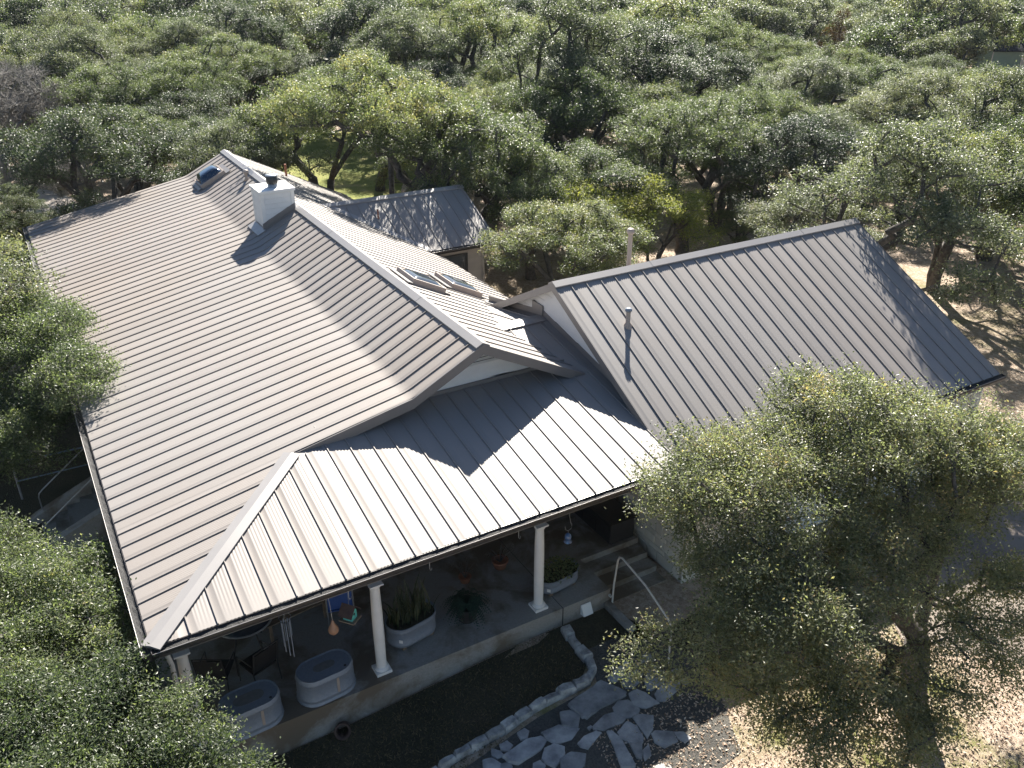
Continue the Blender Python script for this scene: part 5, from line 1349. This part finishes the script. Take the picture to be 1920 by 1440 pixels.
# ------------------------------------------------------------------ the rest of the wood
def blocked(x, y):
    if -3.5 < x < 15.5 and -6 < y < 28.5: return True
    if 9 < x < 23.2 and -8 < y < 12.2: return True
    if 8 < x < 16.4 and 14.0 < y < 22.8: return True
    lx, ly = x - 17.0, y - 43.5; c, s = math.cos(R(14)), math.sin(R(14)); a, b_ = lx * c - ly * s, lx * s + ly * c
    if (a / 6.3) ** 2 + (b_ / 14.5) ** 2 < 1: return True
    if ((x - 24.3) / 3.0) ** 2 + ((y - 66) / 9.0) ** 2 < 1: return True
    if -9 < x < 4.8 and 37 < y < 49 and abs((y - 43) - (x - .5) * -.9) < 3.6: return True
    if -5 < x < 3 and 29 < y < 40: return True
    if ((x - 35) / 4.5) ** 2 + ((y - 15.5) / 3.5) ** 2 < 1: return True
    if ((x - 29) / 2.6) ** 2 + ((y - 4.5) / 3.0) ** 2 < 1: return True
    if y < -1 and x < 29: return True
    if ((x - 95.5) / 3.8) ** 2 + ((y - 47.8) / 3.8) ** 2 < 1: return True
    d_ = math.hypot(x + .28, y + 11.52); az = math.degrees(math.atan2(x + .28, y + 11.52))
    # open ground in front of the shed and of the rust brown cedar
    if 76 < d_ < 116 and abs(az - 58.3) * d_ / 57.3 < 4.2: return True
    if 80 < d_ < 104 and abs(az - 49.5) * d_ / 57.3 < 3.4: return True
    return False
rg = np.random.default_rng(77)
cx0, cy0 = -0.28, -11.52
tries = 0
pl = np.array(placed)
acc = []
cell = {}
def near(x, y, r_):
    k = (int(x // 5), int(y // 5))
    for i in range(-2, 3):
        for j in range(-2, 3):
            for (a, b_, q) in cell.get((k[0] + i, k[1] + j), ()):
                if (a - x) ** 2 + (b_ - y) ** 2 < (r_ + q) ** 2: return True
    return False
for (x, y, r_) in placed: cell.setdefault((int(x // 5), int(y // 5)), []).append((x, y, r_ * .78))
while tries < 60000:
    tries += 1
    d = math.sqrt(rg.uniform(22 ** 2, 235 ** 2)); a = R(30.2) + rg.uniform(-R(38), R(38))
    x, y = cx0 + d * math.sin(a), cy0 + d * math.cos(a)
    sc = rg.uniform(.70, 1.25); r_ = (2.3 if d < 34 else 2.0) * sc
    az = math.degrees(a)
    if d > 38 and abs(az - 58.3) < 4.4 and d < 78: sc = min(sc, (13 - .098 * d) / 8.3)
    if d > 45 and abs(az - 49.6) < 3.9 and d < 84: sc = min(sc, (13 - .088 * d) / 8.3)
    if sc < .5 or blocked(x, y) or near(x, y, r_): continue
    cell.setdefault((int(x // 5), int(y // 5)), []).append((x, y, r_)); acc.append((d, a, x, y, sc))
acc.sort()
def inview(a): return abs(a - R(30.2)) < R(32.5)
vis = [q for q in acc if inview(q[1])]; out_ = [q for q in acc if not inview(q[1]) and q[0] < 75]
N_IND = 250
LAND = [(-31.5, "the bare grey tree"), (-27, "the gravel path"), (-22.5, "the far house corner"), (-18, "the blue dome skylight"), (-14, "the far end of the house ridge"),
        (-10.5, "the chimney"), (-7.5, "the sunny lawn"), (-4.5, "the rear wing ridge"), (-1.5, "the rear wing end wall"), (2, "the small yellow green oak"), (5.5, "the capped vent pipe"),
        (9, "the near part of the garage ridge"), (12.5, "the middle of the garage ridge"), (16, "the crooked trunk past the garage"), (19.5, "the garage ridge end"), (23, "the garage roof edge"), (27, "the garage roof corner"), (31, "the oaks shading the garage corner")]
ORD = "first second third fourth fifth sixth seventh eighth ninth tenth eleventh twelfth thirteenth fourteenth fifteenth sixteenth seventeenth eighteenth nineteenth twentieth".split()
line_n = {}
def wood_label(a, what):
    s_ = math.degrees(a) - 30.2; lm = min(LAND, key=lambda q: abs(q[0] - s_))[1]
    line_n[lm] = line_n.get(lm, 0) + 1; k_ = line_n[lm]
    return "%s, %s back in line with %s" % (what, ORD[k_ - 1] if k_ <= 20 else "farthest", lm)
for k, (d, a, x, y, sc) in enumerate(vis[:N_IND]):
    u = rg.uniform(); i_ = int(rg.integers(7)); tall = "tall " if sc > 1.1 else ("low " if sc < .88 else "")
    if d > 85 and u < .10:
        put(CED[k % 2], x, y, sc * 1.05, wood_label(a, "dark pointed cedar"), name="cedar_tree", cat="cedar", group="cedars of the wood"); continue
    if 40 < d < 90 and u < .05 and math.degrees(a) - 30.2 < -20:
        put(BARE[k % 2], x, y, sc * .95, wood_label(a, "grey leafless tree"), name="bare_tree", cat="bare tree", group="leafless trees in the wood"); continue
    if d < 78:
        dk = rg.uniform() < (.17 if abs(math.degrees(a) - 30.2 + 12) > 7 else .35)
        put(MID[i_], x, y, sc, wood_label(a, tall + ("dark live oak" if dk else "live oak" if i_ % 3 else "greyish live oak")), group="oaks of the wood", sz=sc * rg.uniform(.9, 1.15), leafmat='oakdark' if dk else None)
    else:
        i_ = i_ % 5; dk = rg.uniform() < (.2 if d < 110 else .38)
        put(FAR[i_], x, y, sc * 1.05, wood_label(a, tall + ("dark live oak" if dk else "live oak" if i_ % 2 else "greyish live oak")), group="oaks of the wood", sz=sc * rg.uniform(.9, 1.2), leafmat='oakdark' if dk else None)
for k, (d, a, x, y, sc) in enumerate(out_[:40]):
    put(MID[rg.integers(7)], x, y, sc, "live oak past the edge of the photo", group="oaks past the edge of the photo")
# what lies beyond reads as one mass
rest = [(x, y, s) for (d, a, x, y, s) in vis[N_IND:]] + [(q[2], q[3], q[4]) for q in acc if not inview(q[1]) and q[0] >= 75]
V, Qd, tn = [], [], []
src = []
for f in FAR[:3]:
    me = f[1]; n = len(me.vertices); co = np.empty(n * 3, np.float32); me.vertices.foreach_get("co", co)
    tt = np.empty(len(me.polygons), np.float32); me.attributes["tint"].data.foreach_get("value", tt)
    q4 = co.reshape(-1, 4, 3); sel = np.random.default_rng(1).permutation(len(q4))[:2000]
    c4 = q4[sel]; m4 = c4.mean(1, keepdims=True); src.append((m4 + (c4 - m4) * 1.9, tt[sel]))
pts = bpy.data.meshes.new("distant_wood"); pts.from_pydata([(x, y, 0) for x, y, s in rest], [], [])
aS = pts.attributes.new("sc", 'FLOAT', 'POINT'); aS.data.foreach_set("value", [s for x, y, s in rest])
wood = link("distant_wood", pts); struct(wood, 'stuff'); wood['label'] = "far mass of oak crowns at the top of the view"
ng = bpy.data.node_groups.new("distant_wood", 'GeometryNodeTree')
ng.interface.new_socket("Geometry", in_out='INPUT', socket_type='NodeSocketGeometry'); ng.interface.new_socket("Geometry", in_out='OUTPUT', socket_type='NodeSocketGeometry')
gi = ng.nodes.new("NodeGroupInput"); go = ng.nodes.new("NodeGroupOutput"); iop = ng.nodes.new("GeometryNodeInstanceOnPoints")
jn = ng.nodes.new("GeometryNodeJoinGeometry")
firsts = {}
for o in bpy.data.objects:
    if o.type == 'MESH' and o.parent is not None and o.name.startswith("crown"):
        for i, f in enumerate(FAR[:4]):
            if o.data == f[1] and i not in firsts: firsts[i] = o
for i, o in firsts.items():
    oi = ng.nodes.new("GeometryNodeObjectInfo"); oi.inputs["Object"].default_value = o; oi.inputs["As Instance"].default_value = True; oi.transform_space = 'ORIGINAL'
    ng.links.new(oi.outputs["Geometry"], jn.inputs[0])
ng.links.new(gi.outputs[0], iop.inputs["Points"]); ng.links.new(jn.outputs[0], iop.inputs["Instance"]); iop.inputs["Pick Instance"].default_value = True
rv = ng.nodes.new("FunctionNodeRandomValue"); rv.data_type = 'FLOAT_VECTOR'; rv.inputs[0].default_value = (0, 0, 0); rv.inputs[1].default_value = (0, 0, 6.28)
ng.links.new(rv.outputs[0], iop.inputs["Rotation"])
na = ng.nodes.new("GeometryNodeInputNamedAttribute"); na.data_type = 'FLOAT'; na.inputs["Name"].default_value = "sc"
ng.links.new(na.outputs[0], iop.inputs["Scale"])
ng.links.new(iop.outputs[0], go.inputs[0])
md = wood.modifiers.new("distant_wood", 'NODES'); md.node_group = ng

# thin air over the whole place
hz = MB(); hz.box((60, 150, 9.4), (560, 640, 21.0)); haze = hz.build("haze", None); struct(haze, 'stuff')
hm = bpy.data.materials.new("haze_air"); hm.use_nodes = True; n_ = hm.node_tree; n_.nodes.remove(n_.nodes["Principled BSDF"])
pv = n_.nodes.new("ShaderNodeVolumePrincipled"); pv.inputs["Color"].default_value = (.86, .91, 1, 1); pv.inputs["Density"].default_value = .00009; pv.inputs["Anisotropy"].default_value = .1
n_.links.new(pv.outputs[0], n_.nodes["Material Output"].inputs["Volume"]); haze.data.materials.append(hm)
